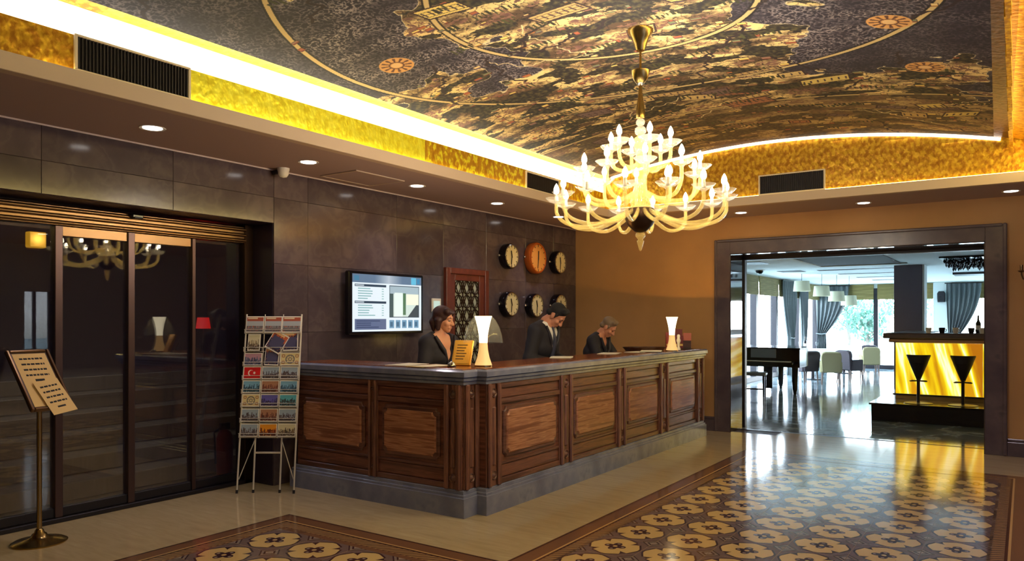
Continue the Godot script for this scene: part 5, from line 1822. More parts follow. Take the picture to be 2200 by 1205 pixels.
# ------------------------------------------------------------------ postcard rack
func card_texture(kind: String, sd: int) -> ImageTexture:
	var w := 72
	var h := 48
	var im := Image.create(w, h, false, Image.FORMAT_RGB8)
	var rng := RandomNumberGenerator.new()
	rng.seed = sd
	var pal: Array = {
		"sea": [Color8(120, 168, 196), Color8(60, 96, 124), Color8(44, 66, 70)], "city": [Color8(150, 164, 178), Color8(104, 88, 84), Color8(64, 54, 58)], "sunset": [Color8(230, 150, 40), Color8(150, 60, 26), Color8(52, 26, 30)],
		"violet": [Color8(98, 92, 168), Color8(60, 54, 112), Color8(60, 50, 70)], "brick": [Color8(168, 120, 92), Color8(132, 74, 54), Color8(76, 44, 40)], "teal": [Color8(92, 176, 188), Color8(70, 104, 104), Color8(48, 48, 52)],
		"arcade": [Color8(206, 196, 160), Color8(150, 124, 90), Color8(66, 54, 48)], "pattern": [Color8(214, 196, 140), Color8(110, 100, 96), Color8(140, 60, 50)], "flag": [Color8(206, 28, 30), Color8(206, 28, 30), Color8(206, 28, 30)],
		"magazine": [Color8(190, 92, 56), Color8(76, 74, 104), Color8(46, 42, 66)], "brochure": [Color8(172, 84, 60), Color8(150, 150, 152), Color8(96, 88, 90)], "dusk": [Color8(176, 132, 146), Color8(104, 112, 140), Color8(70, 74, 96)]}[kind]
	im.fill(pal[0])
	if kind == "flag":
		for y in h:
			for x in w:
				var p := Vector2(x - 30, y - 24)
				if p.length() < 12.0 and (p - Vector2(3.2, 0)).length() > 9.6:
					im.set_pixel(x, y, Color8(240, 224, 206))
				var q := Vector2(x - 44, y - 24)
				var a := fposmod(q.angle() + PI, TAU / 5.0) - TAU / 10.0
				if q.length() < 2.6 / maxf(0.38, cos(a) * 0.0 + 0.42 + absf(a) * 0.62):
					im.set_pixel(x, y, Color8(240, 224, 206))
	elif kind == "pattern":
		for y in h:
			for x in w:
				var p := Vector2(x - 36, y - 24)
				var r := p.length()
				var a := fposmod(p.angle(), TAU / 8.0) / (TAU / 8.0)
				if (r < 17.0 and r > 13.0) or (r < 7.0 and r > 4.0) or (r > 7.0 and r < 13.0 and absf(a - 0.5) < 0.12):
					im.set_pixel(x, y, pal[1])
				var c := Vector2(fposmod(x, 24.0) - 12.0, fposmod(y, 24.0) - 12.0).length()
				if r > 18.0 and c < 6.0 and c > 4.0:
					im.set_pixel(x, y, pal[2])
	else:
		var ground := int(h * (0.72 if kind != "magazine" else 0.5))
		for x in range(0, w, 3):
			var top := ground - rng.randi_range(2, int(h * 0.42))
			im.fill_rect(Rect2i(x, top, 3, h - top), pal[1].lerp(pal[2], rng.randf()))
		im.fill_rect(Rect2i(0, ground, w, h - ground), pal[2].lerp(pal[1], 0.3))
		for k in 26:
			im.fill_rect(Rect2i(rng.randi_range(0, w - 4), rng.randi_range(ground - 8, h - 3), 3, 2), pal[0].lerp(Color.WHITE, 0.2))
		if kind == "brochure":
			im.fill_rect(Rect2i(0, 0, w, 12), pal[0])
			im.fill_rect(Rect2i(6, 4, 40, 4), Color8(226, 206, 170))
			im.fill_rect(Rect2i(0, 14, w, 14), Color8(170, 176, 182))
		if kind == "magazine":
			im.fill_rect(Rect2i(10, 12, w - 20, h - 20), pal[1])
			im.fill_rect(Rect2i(8, 3, w - 26, 5), Color8(226, 180, 130))
	for k in 2:
		im.fill_rect(Rect2i(0, k * (h - 3), w, 3), Color8(230, 224, 212))
		im.fill_rect(Rect2i(k * (w - 3), 0, 3, h), Color8(230, 224, 212))
	return ImageTexture.create_from_image(im)

func build_rack() -> void:
	var lean := 0.157
	var turn := atan2(0.56, 0.83)
	var at := Vector3(-5.39, 0, -4.13)
	var frame := Transform3D(Basis(Vector3.UP, turn), at)
	var tilt := Transform3D(Basis(Vector3.RIGHT, -lean), Vector3.ZERO)     # leaning back
	var r := thing("postcard_rack", "white wire rack of postcards standing between the glass doors and the desk", "postcard rack", at, turn)
	var b: MB
	for x in [-0.245, 0.245]:
		b = mb()
		b.tube([tilt * Vector3(x, 0.012, 0), tilt * Vector3(x, 1.56, 0)], 0.008, 8)
		var lg := part("leg", b.done(), M.white_wire, r)
		b = mb()
		b.tube([tilt * Vector3(x, 0.0, 0), tilt * Vector3(x, 0.03, 0)], 0.011, 8)
		part("rubber_foot", b.done(), M.black_matt, lg)
	for x in [-0.115, 0.115]:
		b = mb()
		b.tube([tilt * Vector3(x, 0.012, -0.03), tilt * Vector3(x, 0.48, -0.015)], 0.008, 8)
		var lg := part("leg", b.done(), M.white_wire, r)
		b = mb()
		b.tube([tilt * Vector3(x, 0.0, -0.03), tilt * Vector3(x, 0.03, -0.03)], 0.011, 8)
		part("rubber_foot", b.done(), M.black_matt, lg)
		b = mb()
		b.tube([tilt * Vector3(x, 0.46, -0.01), tilt * Vector3(x * 2.05, 0.12, -0.005)], 0.004, 6)
		part("brace", b.done(), M.white_wire, r)
	b = mb()
	b.tube([tilt * Vector3(-0.115, 0.345, -0.02), tilt * Vector3(0.115, 0.345, -0.02)], 0.009, 8)
	part("cross_bar", b.done(), M.white_wire, r)
	for x in [-0.082, 0.082]:
		b = mb()
		b.tube([tilt * Vector3(x, 0.47, -0.004), tilt * Vector3(x, 1.56, -0.004)], 0.004, 6)
		part("upright_wire", b.done(), M.white_wire, r)
	var rows := [0.475, 0.605, 0.735, 0.855, 0.975, 1.095, 1.225, 1.385]
	for y in rows:
		b = mb()
		for q in [[0.0, 0.006], [0.035, 0.03]]:
			b.tube([tilt * Vector3(-0.25, y + q[0], q[1]), tilt * Vector3(0.25, y + q[0], q[1])], 0.003, 6)
		for x in [-0.245, -0.082, 0.082, 0.245]:
			b.tube([tilt * Vector3(x, y, 0.0), tilt * Vector3(x, y, 0.03), tilt * Vector3(x, y + 0.035, 0.03)], 0.003, 6)
		part("shelf_wire", b.done(), M.white_wire, r)
	# cards: row from the bottom, column, kind, width, height, tilt, what it looks like
	var cards := [
		[0, 0, "city", 0.158, 0.115, 0.0, "grey city view postcard, bottom row, left"], [0, 1, "sunset", 0.158, 0.115, 0.0, "orange sunset postcard, bottom row, middle"], [0, 2, "arcade", 0.158, 0.115, 0.0, "cream arcade postcard, bottom row, right"],
		[1, 0, "city", 0.158, 0.115, 0.0, "dark grey town postcard, second row from the bottom, left"], [1, 1, "brick", 0.158, 0.115, 0.0, "reddish building postcard, second row from the bottom, middle"], [1, 2, "city", 0.158, 0.115, 0.0, "brown-grey street postcard, second row from the bottom, right"],
		[2, 0, "pattern", 0.158, 0.11, 0.0, "cream ornament postcard with a ring, third row from the bottom, left"], [2, 1, "violet", 0.158, 0.11, 0.0, "violet evening postcard, third row from the bottom, middle"], [2, 2, "teal", 0.158, 0.11, 0.0, "turquoise sky postcard, third row from the bottom, right"],
		[3, 0, "sea", 0.158, 0.11, 0.0, "blue harbour postcard just below the red flag card"], [3, 1, "brick", 0.158, 0.11, 0.0, "brown monument postcard, fourth row from the bottom, middle"], [3, 2, "sea", 0.158, 0.11, 0.0, "pale blue waterfront postcard, fourth row from the bottom, right"],
		[4, 0, "flag", 0.158, 0.112, 0.0, "red flag postcard with white crescent and star"], [4, 1, "city", 0.158, 0.112, 0.0, "grey-blue skyline postcard right beside the red flag card"], [4, 2, "city", 0.158, 0.112, 0.0, "brown skyline postcard below the patterned yellow card on the right"],
		[5, 0, "dusk", 0.158, 0.112, 0.0, "pink and blue dusk postcard just above the red flag card"], [5, 1, "magazine", 0.125, 0.155, 0.03, "small orange booklet in the middle below the tilted magazine"], [5, 2, "pattern", 0.18, 0.115, 0.0, "yellow ornament postcard on the right, third row from the top"],
		[6, 0, "arcade", 0.11, 0.15, 0.0, "olive and yellow leaflet, second row from the top, left"], [6, 1, "magazine", 0.15, 0.18, 0.5, "orange and blue magazine tilted to one side near the top"], [6, 2, "magazine", 0.13, 0.165, -0.03, "upright orange and blue magazine, second row from the top, right"],
		[7, 0, "brochure", 0.16, 0.15, 0.0, "grey brochure with pale band, top row, left"], [7, 1, "brochure", 0.155, 0.15, 0.0, "red-topped brochure, top row, middle"], [7, 2, "brochure", 0.17, 0.15, 0.0, "silver-banded brochure, top row, right"]]
	var n := 0
	var mats := {}
	for c in cards:
		n += 1
		var key := "%s_%d" % [c[2], 0 if c[2] in ["flag", "sunset", "violet", "teal", "dusk"] else n]
		if not mats.has(key):
			var m := mat("card_" + key, Color.WHITE, 0.35)
			m.albedo_texture = card_texture(c[2], 100 + n)
			mats[key] = m
		var o := thing("postcard", c[6], "postcard", Vector3.ZERO, 0.0, "cards in the wire rack")
		o.transform = frame * tilt * Transform3D(Basis(Vector3.BACK, -c[5]) * Basis(Vector3.RIGHT, -0.06), Vector3((c[1] - 1) * 0.163, rows[c[0]] + 0.006, 0.016 + 0.004 * float(c[1] == 1 and c[0] == 6)))
		var w: float = c[3]
		var h: float = c[4]
		part("card_stack", boxm(Vector3(-w / 2, 0, -0.006), Vector3(w / 2, h, 0.003), 0.0008), M.paper, o)
		b = mb()
		b.quad(Vector3(-w / 2 + 0.001, h - 0.001, 0.0034), Vector3(w / 2 - 0.001, h - 0.001, 0.0034), Vector3(w / 2 - 0.001, 0.001, 0.0034), Vector3(-w / 2 + 0.001, 0.001, 0.0034), Vector3.BACK)
		part("picture_side", b.done(), mats[key], o)

# ------------------------------------------------------------------ menu stand by the doors
func build_menu_stand() -> void:
	var at := Vector3(-5.46, 0, -2.37)
	var turn := 1.676
	var s := thing("notice_stand", "brass floor stand with a tilted wooden notice board, in front of the sliding glass doors", "notice stand", at, turn)
	var b := mb()
	b.lathe([Vector2(0.0, 0.0), Vector2(0.165, 0.0), Vector2(0.168, 0.008), Vector2(0.15, 0.018), Vector2(0.09, 0.03), Vector2(0.05, 0.045), Vector2(0.044, 0.06), Vector2(0.03, 0.07), Vector2(0.026, 0.085), Vector2(0.018, 0.095), Vector2(0.0, 0.095)], 32)
	part("base", b.done(), M.brass, s)
	b = mb()
	b.tube([Vector3(0, 0.09, 0), Vector3(0, 1.03, 0)], 0.016, 16)
	part("pole", b.done(), M.brass, s)
	var tl := 0.676
	var bx := Transform3D(Basis(Vector3.RIGHT, -tl), Vector3(0, 1.09, 0.0))
	part("bracket", boxm(Vector3(-0.05, 0.98, -0.05), Vector3(0.05, 1.06, 0.03), 0.006), M.bronze, s)
	var bd := part("board", boxm(Vector3(-0.13, -0.235, -0.012), Vector3(0.13, 0.235, 0.008), 0.004), M.dark_wood, s, bx)
	for q in [[-0.14, -0.245, -0.118, 0.245], [0.118, -0.245, 0.14, 0.245], [-0.118, -0.245, 0.118, -0.223], [-0.118, 0.223, 0.118, 0.245]]:
		part("frame_bar", boxm(Vector3(q[0], q[1], -0.012), Vector3(q[2], q[3], 0.020), 0.006), M.bronze, bd)
	mat("sheet_cream", Color8(218, 184, 128), 0.7)
	part("notice", boxm(Vector3(-0.108, -0.215, 0.008), Vector3(0.108, 0.215, 0.0095), 0.0), M.sheet_cream, bd)
	b = mb()
	var rng := RandomNumberGenerator.new()
	rng.seed = 3
	for i in 5:
		var w := 0.075 if i < 4 else 0.03
		var x := -w
		var y := 0.165 - 0.045 * i
		while x < w:
			var l := rng.randf_range(0.012, 0.03)
			b.box(Vector3(x, y, 0.0094), Vector3(minf(x + l, w), y + (0.014 if i < 4 else 0.018), 0.0101))
			x += l + (0.005 if i < 4 else 0.0)
	part("printed_lines", b.done(), M.black_matt, bd)
	# a loose sheet that has slipped over the lower edge
	var lo := thing("loose_notice", "loose cream printed sheet slipping over the lower edge of the notice board", "paper", Vector3.ZERO)
	lo.transform = s.transform * bx * Transform3D(Basis(Vector3.BACK, 0.16), Vector3(0.035, -0.125, 0.023))
	part("sheet", boxm(Vector3(-0.085, -0.165, 0), Vector3(0.085, 0.105, 0.0012), 0.0), M.sheet_cream, lo)
	b = mb()
	for i in 5:
		var w := 0.06 if i < 4 else 0.028
		var x := -w
		var y := 0.05 - 0.042 * i
		while x < w:
			var l := rng.randf_range(0.012, 0.03)
			b.box(Vector3(x, y, 0.0011), Vector3(minf(x + l, w), y + 0.013, 0.0018))
			x += l + (0.005 if i < 4 else 0.0)
	part("printed_lines", b.done(), M.black_matt, lo)

# ------------------------------------------------------------------ behind the sliding doors
func build_vestibule() -> void:
	var w := struct_node("wall_vestibule")
	var dk := mat("vestibule_wall", Color8(58, 46, 56), 0.8)
	part("plaster", boxm(Vector3(-9.8, -0.2, -7.2), Vector3(-9.5, 3.62, 1.2), 0.0), dk, w)
	part("plaster", boxm(Vector3(-9.5, -0.2, -7.2), Vector3(-5.92, 3.62, -7.0), 0.0), dk, w)
	part("plaster", boxm(Vector3(-9.5, -0.2, 1.0), Vector3(-5.92, 3.62, 1.2), 0.0), dk, w)
	part("plaster", boxm(Vector3(-6.1, -0.2, -7.0), Vector3(-5.905, 3.0, -4.41), 0.0), dk, w)
	part("plaster", boxm(Vector3(-6.1, 2.41, -4.41), Vector3(-5.905, 3.0, 1.0), 0.0), dk, w)
	struct("ceiling_vestibule", boxm(Vector3(-9.6, 3.0, -7.1), Vector3(-5.92, 3.62, 1.1), 0.0), dk)
	var f := struct_node("floor_vestibule")
	part("slab", boxm(Vector3(-9.6, -0.2, -7.1), Vector3(-6.04, -0.004, 1.1), 0.0), M.cream_marble, f)
	for i in 6:
		part("step", boxm(Vector3(-9.5, 0.15 * i, -7.0), Vector3(-6.5 - 0.32 * i, 0.15 * (i + 1) - 0.002, 1.0), 0.008), M.cream_marble, f)
	var dl := thing("downlight", "added dim downlight in the ceiling of the entrance steps behind the sliding doors", "downlight", Vector3(-7.6, 3.0, -3.6))  # no lamp known here; added to brighten the steps
	var b0 := mb()
	b0.lathe([Vector2(0.0, -0.003), Vector2(0.07, -0.003), Vector2(0.09, -0.003), Vector2(0.09, 0.0)], 20)
	part("lens", b0.done(), glow("added_downlight", Color(0.9, 0.92, 1.0), 1.0), dl)
	spot("steps_fill_lamp", Vector3(-7.6, 2.985, -3.6), Vector3.DOWN, 70.0, 1.6, Color(0.86, 0.9, 1.0), 0.06, 0.9)
	# lamps
	var l := thing("wall_lamp", "small square yellow wall lamp seen through the left pane of the sliding doors", "wall lamp", Vector3(-9.5, 2.42, -4.05), PI / 2.0)
	part("backplate", boxm(Vector3(-0.07, -0.12, 0), Vector3(0.07, 0.1, 0.02), 0.004), M.bronze, l)
	part("shade", boxm(Vector3(-0.09, -0.1, 0.03), Vector3(0.09, 0.08, 0.14), 0.008), glow("yellow_shade_lamp", Color(1.0, 0.72, 0.10), 0.9), l)
	omni("wall_lamp_light", Vector3(-9.30, 2.42, -4.05), 0.05, Color(1.0, 0.75, 0.3), 0.05)
	var t := thing("red_lamp", "small standing lamp with a glowing red shade behind the glass doors", "floor lamp", Vector3(-8.6, 0.898, -5.65))
	var b := mb()
	b.lathe([Vector2(0.0, 0.0), Vector2(0.09, 0.0), Vector2(0.09, 0.015), Vector2(0.015, 0.03), Vector2(0.012, 0.50), Vector2(0.0, 0.50)], 16)
	part("stem", b.done(), M.dark_bronze, t)
	b = mb()
	b.lathe([Vector2(0.09, 0.48), Vector2(0.07, 0.62), Vector2(0.068, 0.62), Vector2(0.088, 0.48)], 20)
	part("shade", b.done(), glow("red_shade_lamp", Color(1.0, 0.06, 0.04), 0.8), t)
	omni("red_lamp_light", Vector3(-8.6, 1.45, -5.65), 0.02, Color(1.0, 0.2, 0.15), 0.03)
	var e := thing("fire_extinguisher", "dark red fire extinguisher standing behind the rightmost glass pane", "fire extinguisher", Vector3(-6.25, -0.004, -4.33))
	b = mb()
	b.lathe([Vector2(0.0, 0.0), Vector2(0.07, 0.0), Vector2(0.075, 0.02), Vector2(0.075, 0.38), Vector2(0.06, 0.43), Vector2(0.025, 0.46), Vector2(0.0, 0.46)], 20)
	part("cylinder", b.done(), mat("extinguisher_red", Color8(150, 24, 24), 0.3), e)
	part("valve", boxm(Vector3(-0.02, 0.46, -0.05), Vector3(0.02, 0.52, 0.05), 0.006), M.black_metal, e)
	b = mb()
	b.tube([Vector3(0, 0.48, 0.05), Vector3(0, 0.44, 0.11), Vector3(0, 0.25, 0.10), Vector3(0, 0.15, 0.095)], 0.009, 8)
	part("hose", b.done(), M.black_matt, e)

# ------------------------------------------------------------------ dining room
func onyx_texture() -> ImageTexture:
	var w := 256
	var h := 160
	var n := FastNoiseLite.new()
	n.seed = 31
	n.frequency = 0.012
	n.fractal_octaves = 5
	var g := Gradient.new()
	g.offsets = PackedFloat32Array([0.0, 0.22, 0.4, 0.52, 0.66, 0.8, 1.0])
	g.colors = PackedColorArray([Color8(160, 96, 12), Color8(196, 150, 12), Color8(214, 184, 18), Color8(228, 212, 60), Color8(236, 232, 196), Color8(222, 204, 44), Color8(186, 130, 14)])
	var im := Image.create(w, h, false, Image.FORMAT_RGB8)
	for y in h:
		for x in w:
			var s := x + (h - y) * -0.22
			var v := 0.52 + 0.10 + n.get_noise_2d(s * 0.9 + 60.0, y * 0.10) * 0.95 + n.get_noise_2d(s * 4.0 + 300.0, y * 0.5) * 0.12
			v -= 0.5 * clampf((x - 178.0 - (h - y) * 0.35) / 60.0, 0.0, 1.0)
			im.set_pixel(x, y, g.sample(clampf(v, 0.0, 1.0)))
	return ImageTexture.create_from_image(im)

func chair_proto(key: String, label: String) -> Node3D:
	# an upholstered armchair, back towards +z
	var c := thing("dining_chair", label, "chair", Vector3.ZERO, 0.0, "upholstered chairs in the dining room")
	part("seat", boxm(Vector3(-0.25, 0.32, -0.26), Vector3(0.25, 0.46, 0.22), 0.035), M[key], c)
	var b := mb()
	b.xf = Transform3D(Basis(Vector3.RIGHT, 0.12), Vector3(0, 0.34, 0.22))
	b.prism(PackedVector2Array([Vector2(-0.25, 0), Vector2(0.25, 0), Vector2(0.27, 0.42), Vector2(0.24, 0.50), Vector2(0.16, 0.53), Vector2(-0.16, 0.53), Vector2(-0.24, 0.50), Vector2(-0.27, 0.42)]), -0.04, 0.05, 0.02)
	part("backrest", b.done(), M[key], c)
	for s in [-1.0, 1.0]:
		part("armrest", boxm(Vector3(minf(0.22 * s, 0.29 * s), 0.32, -0.22), Vector3(maxf(0.22 * s, 0.29 * s), 0.62, 0.24), 0.025), M[key], c)
		for z in [-0.22, 0.22]:
			b = mb()
			b.tube([Vector3(s * 0.22, 0.34, z), Vector3(s * 0.235, 0.0, z * 1.12)], [0.024, 0.016], 8)
			part("leg", b.done(), M.dark_wood, c)
	c.scale = Vector3(0.80, 0.87, 0.85)
	return c

func curtain(label: String, at: Vector3, turn: float, w: float, h: float, tie: float, shift: float, group := "grey curtains of the dining room") -> void:
	# hangs from y = h; gathered to one side at the tie height
	var c := thing("curtain", label, "curtain", at, turn, group)
	var b := mb()
	var rows := 24
	var cols := 48
	var p := []
	for j in rows + 1:
		var y := h * (1.0 - float(j) / rows)
		var t := clampf((h - y) / (h - tie), 0.0, 1.0)
		var width := w * (1.0 - 0.72 * t * t) if y > tie else w * lerpf(0.28, 0.36, (tie - y) / tie)
		var mid := shift * t * t
		var row := []
		for i in cols + 1:
			var u := float(i) / cols - 0.5
			row.append(Vector3(mid + u * width, y, 0.055 * sin(u * cols * 0.9 + 0.3 * sin(y * 3.0)) * (0.6 + 0.4 * t)))
		p.append(row)
	for j in rows:
		for i in cols:
			var n: Vector3 = (p[j][i + 1] - p[j][i]).cross(p[j + 1][i] - p[j][i]).normalized()
			if n.z < 0:
				n = -n
			b.quad(p[j][i], p[j][i + 1], p[j + 1][i + 1], p[j + 1][i], n)
	part("cloth", b.done(), M.curtain_grey, c)
	b = mb()
	b.tube([Vector3(shift - w * 0.15, tie, 0.05), Vector3(shift, tie - 0.02, 0.065), Vector3(shift + w * 0.15, tie, 0.05)], 0.018, 8)
	part("tieback", b.done(), M.curtain_grey, c)
	b = mb()
	b.tube([Vector3(-w * 0.55, h + 0.01, 0), Vector3(w * 0.55, h + 0.01, 0)], 0.014, 8)
	part("rail", b.done(), M.black_metal, c)

func tree(at: Vector3, h: float, r: float, sd: int, label: String) -> void:
	var t := thing("garden_tree", label, "tree", at, 0.0, "trees outside the dining room windows")
	var b := mb()
	b.tube([Vector3(0, 0, 0), Vector3(0.05, h * 0.3, 0), Vector3(-0.03, h * 0.55, 0.04), Vector3(0, h * 0.85, 0)], [0.09, 0.07, 0.05, 0.02], 8)
	var rng := RandomNumberGenerator.new()
	rng.seed = sd
	for k in 7:
		var y := h * rng.randf_range(0.35, 0.7)
		var a := rng.randf() * TAU
		b.tube([Vector3(0, y, 0), Vector3(cos(a) * r * 0.7, y + r * 0.5, sin(a) * r * 0.7)], [0.03, 0.01], 6)
	part("trunk", b.done(), M.bark, t)
	var mm := MultiMesh.new()
	mm.transform_format = MultiMesh.TRANSFORM_3D
	mm.mesh = M_leaf
	mm.instance_count = 900
	for k in 900:
		var d := Vector3(rng.randfn(), rng.randfn(), rng.randfn()).normalized() * pow(rng.randf(), 0.45) * r
		d.y *= 0.85
		mm.set_instance_transform(k, Transform3D(Basis.from_euler(Vector3(rng.randf() * TAU, rng.randf() * TAU, 0)).scaled(Vector3.ONE * rng.randf_range(0.7, 1.4)), d + Vector3(0, h * 0.68, 0)))
	var o := MultiMeshInstance3D.new()
	o.name = "foliage"
	o.multimesh = mm
	o.material_override = M.leaf_green
	o.set_meta("kind", "stuff")
	t.add_child(o, true)

var M_leaf: ArrayMesh

func build_dining_things() -> void:
	var b: MB
	# ---- bar: stepped black platform, lit onyx front, dark top
	var pf := thing("bar_platform", "low black platform under the glowing onyx bar", "platform", Vector3(-1.88, 0, -12.17))
	part("riser", boxm(Vector3(0, 0, -3.5), Vector3(4.8, 0.235, -0.02), 0.004), M.black_gloss, pf)
	part("deck", boxm(Vector3(-0.03, 0.235, -3.5), Vector3(4.8, 0.262, 0.0), 0.005), M.black_gloss, pf)
	var bar := thing("bar_counter", "bar counter with a glowing yellow onyx front and dark wooden top", "bar counter", Vector3(-1.66, 0.262, -13.0))
	part("body", boxm(Vector3(0.03, 0, -0.5), Vector3(4.6, 0.87, -0.04), 0.0), M.dark_wood, bar)
	part("body", boxm(Vector3(0.03, 0, -2.55), Vector3(0.3, 0.87, -0.5), 0.0), M.dark_wood, bar)
	part("kick_plate", boxm(Vector3(0.0, 0, -0.05), Vector3(4.6, 0.06, -0.01), 0.003), M.brass, bar)
	var on := mat("onyx_lamp", Color8(60, 40, 12), 0.15)
	on.albedo_texture = onyx_texture()
	on.emission_enabled = true
	on.emission = Color.BLACK
	on.emission_texture = on.albedo_texture
	on.emission_energy_multiplier = 1.5
	for k in 4:
		part("onyx_panel", boxm(Vector3(1.15 * k, 0.085, -0.04), Vector3(1.15 * k + 1.146, 0.87, 0.0), 0.0), on, bar)
	for k in 2:
		part("onyx_panel", boxm(Vector3(0.0, 0.085, -1.29 - 1.25 * k), Vector3(0.03, 0.87, -0.044 - 1.25 * k), 0.0), on, bar)
	area_light("onyx_side_light", Vector3(-1.685, 0.74, -14.3), Vector3(-1, 0, 0), Vector2(2.4, 0.75), 0.25, Color(1.0, 0.8, 0.25))
	area_light("onyx_light", Vector3(0.64, 0.74, -12.975), Vector3(0, 0, 1), Vector2(4.5, 0.75), 0.25, Color(1.0, 0.74, 0.2))
	part("foot_rail", boxm(Vector3(-0.04, 0.06, 0.0), Vector3(4.6, 0.085, 0.03), 0.006), M.black_metal, bar)
	part("top", boxm(Vector3(-0.16, 0.935, -0.7), Vector3(4.7, 1.02, 0.14), 0.012), M.dark_wood, bar)
	part("top", boxm(Vector3(-0.16, 0.935, -2.6), Vector3(0.4, 1.02, -0.7), 0.012), M.dark_wood, bar)
	part("top_moulding", boxm(Vector3(-0.09, 0.875, -0.6), Vector3(4.65, 0.935, 0.08), 0.012), M.bronze, bar)
	# glasses and cups on the bar
	var y := 0.262 + 1.02
	b = mb()
	b.lathe([Vector2(0.0, 0.0), Vector2(0.03, 0.0), Vector2(0.042, 0.05), Vector2(0.045, 0.085), Vector2(0.041, 0.085), Vector2(0.036, 0.02), Vector2(0.0, 0.012)], 16)
	var cup := b.done()
	b = mb()
	b.tube([Vector3(0.038, 0.065, 0), Vector3(0.066, 0.06, 0), Vector3(0.062, 0.03, 0), Vector3(0.034, 0.025, 0)], 0.006, 6)
	var ear := b.done()
	for q in [[-1.22, "white cup with dark rim at the left on the bar top", "white_gloss"], [-0.86, "white cup near the middle of the bar top", "white_gloss"], [-1.04, "dark cup between the two white cups on the bar top", "black_gloss"], [-0.66, "small dark cup right of the white cups on the bar top", "black_gloss"], [-0.52, "white cup at the right end of the visible bar top", "white_gloss"]]:
		var o := thing("cup", q[1], "cup", Vector3(q[0], y, -13.1), 0.6, "cups on the bar")
		part("bowl", cup, M[q[2]], o)
		part("handle", ear, M[q[2]], o)
	var bo := thing("bottle", "slim dark bottle standing at the right on the bar top", "bottle", Vector3(-0.58, y, -13.3))
	b = mb()
	b.lathe([Vector2(0.0, 0.0), Vector2(0.035, 0.0), Vector2(0.036, 0.15), Vector2(0.014, 0.2), Vector2(0.013, 0.27), Vector2(0.0, 0.272)], 16)
	part("glass_body", b.done(), M.black_gloss, bo)
	part("label_band", boxm(Vector3(-0.03, 0.05, 0.03), Vector3(0.03, 0.12, 0.037), 0.002), M.paper, bo)
	# stools
	var st := thing("bar_stool", "black wedge-shaped bar stool on the left before the glowing bar", "bar stool", Vector3(-1.29, 0.262, -12.45), 0.0, "bar stools")
	b = mb()
	b.lathe([Vector2(0.0, 0.0), Vector2(0.19, 0.0), Vector2(0.19, 0.008), Vector2(0.04, 0.022), Vector2(0.0, 0.024)], 28)
	part("base", b.done(), M.black_metal, st)
	b = mb()
	b.tube([Vector3(0, 0.02, 0), Vector3(0, 0.36, 0)], 0.022, 12)
	part("column", b.done(), M.black_metal, st)
	b = mb()
	b.tube([Vector3(0, 0.33, 0), Vector3(-0.1, 0.325, 0.02), Vector3(-0.11, 0.325, 0.0), Vector3(-0.1, 0.325, -0.12), Vector3(0.1, 0.325, -0.12), Vector3(0.11, 0.325, 0.0), Vector3(0.1, 0.325, 0.02), Vector3(0, 0.33, 0)], 0.008, 8)
	part("foot_bar", b.done(), M.black_metal, st)
	# shell: narrow below, widening to the top, curved round the sitter
	b = mb()
	var sh := [Vector2(0.025, 0.34), Vector2(0.16, 0.70), Vector2(0.155, 0.715), Vector2(0.14, 0.70), Vector2(0.012, 0.36)]
	b.lathe(sh, 24, Vector3(0, 0, -0.02), PI, 0.0)
	part("back_shell", b.done(), M.black_matt, st)
	b = mb()
	b.lathe([Vector2(0.0, 0.36), Vector2(0.04, 0.38), Vector2(0.11, 0.56), Vector2(0.125, 0.60), Vector2(0.10, 0.615), Vector2(0.0, 0.62)], 24, Vector3(0, 0, -0.02))
	part("seat", b.done(), M.black_matt, st)
	dup(st, "black wedge-shaped bar stool on the right before the glowing bar", Vector3(-0.73, 0.262, -12.47), 0.0)
	# ---- grand piano, lid closed, and its bench
	var pi := thing("grand_piano", "black grand piano just behind the left side of the opening", "piano", Vector3(-4.35, 0, -16.1))
	b = mb()
	var plan := PackedVector2Array([Vector2(-0.75, 0.75), Vector2(-0.75, -0.75), Vector2(-0.1, -0.75), Vector2(0.25, -0.66), Vector2(0.52, -0.42), Vector2(0.66, -0.1), Vector2(0.70, 0.2), Vector2(0.70, 0.75)])
	slab(b, plan, 0.54, 0.90, 0.01)
	part("case", b.done(), M.black_gloss, pi)
	b = mb()
	slab(b, grown(plan, 0.015), 0.90, 0.925, 0.006)
	part("lid", b.done(), M.black_gloss, pi)
	part("music_desk", boxm(Vector3(-0.25, 0.72, 0.75), Vector3(0.25, 0.90, 0.77), 0.004), mat("piano_grey", Color8(104, 116, 128), 0.3), pi)
	part("key_bed", boxm(Vector3(-0.65, 0.60, 0.72), Vector3(0.62, 0.65, 0.98), 0.006), M.black_gloss, pi)
	part("keys", boxm(Vector3(-0.58, 0.65, 0.78), Vector3(0.55, 0.664, 0.94), 0.002), M.white_gloss, pi)
	for q in [[-0.6, 0.62], [0.58, 0.62], [0.0, -0.55]]:
		b = mb()
		b.lathe([Vector2(0.0, 0.0), Vector2(0.03, 0.0), Vector2(0.035, 0.05), Vector2(0.05, 0.1), Vector2(0.07, 0.55), Vector2(0.07, 0.63), Vector2(0.0, 0.63)], 14, Vector3(q[0], 0, q[1]))
		part("leg", b.done(), M.black_gloss, pi)
	part("pedal_lyre", boxm(Vector3(-0.09, 0.08, 0.4), Vector3(0.09, 0.62, 0.45), 0.01), M.black_gloss, pi)
	var be := thing("piano_bench", "small dark bench with thin legs in front of the grand piano", "bench", Vector3(-4.37, 0, -14.75), 0.15)
	part("seat", boxm(Vector3(-0.24, 0.40, -0.15), Vector3(0.24, 0.47, 0.15), 0.02), M.piano_grey, be)
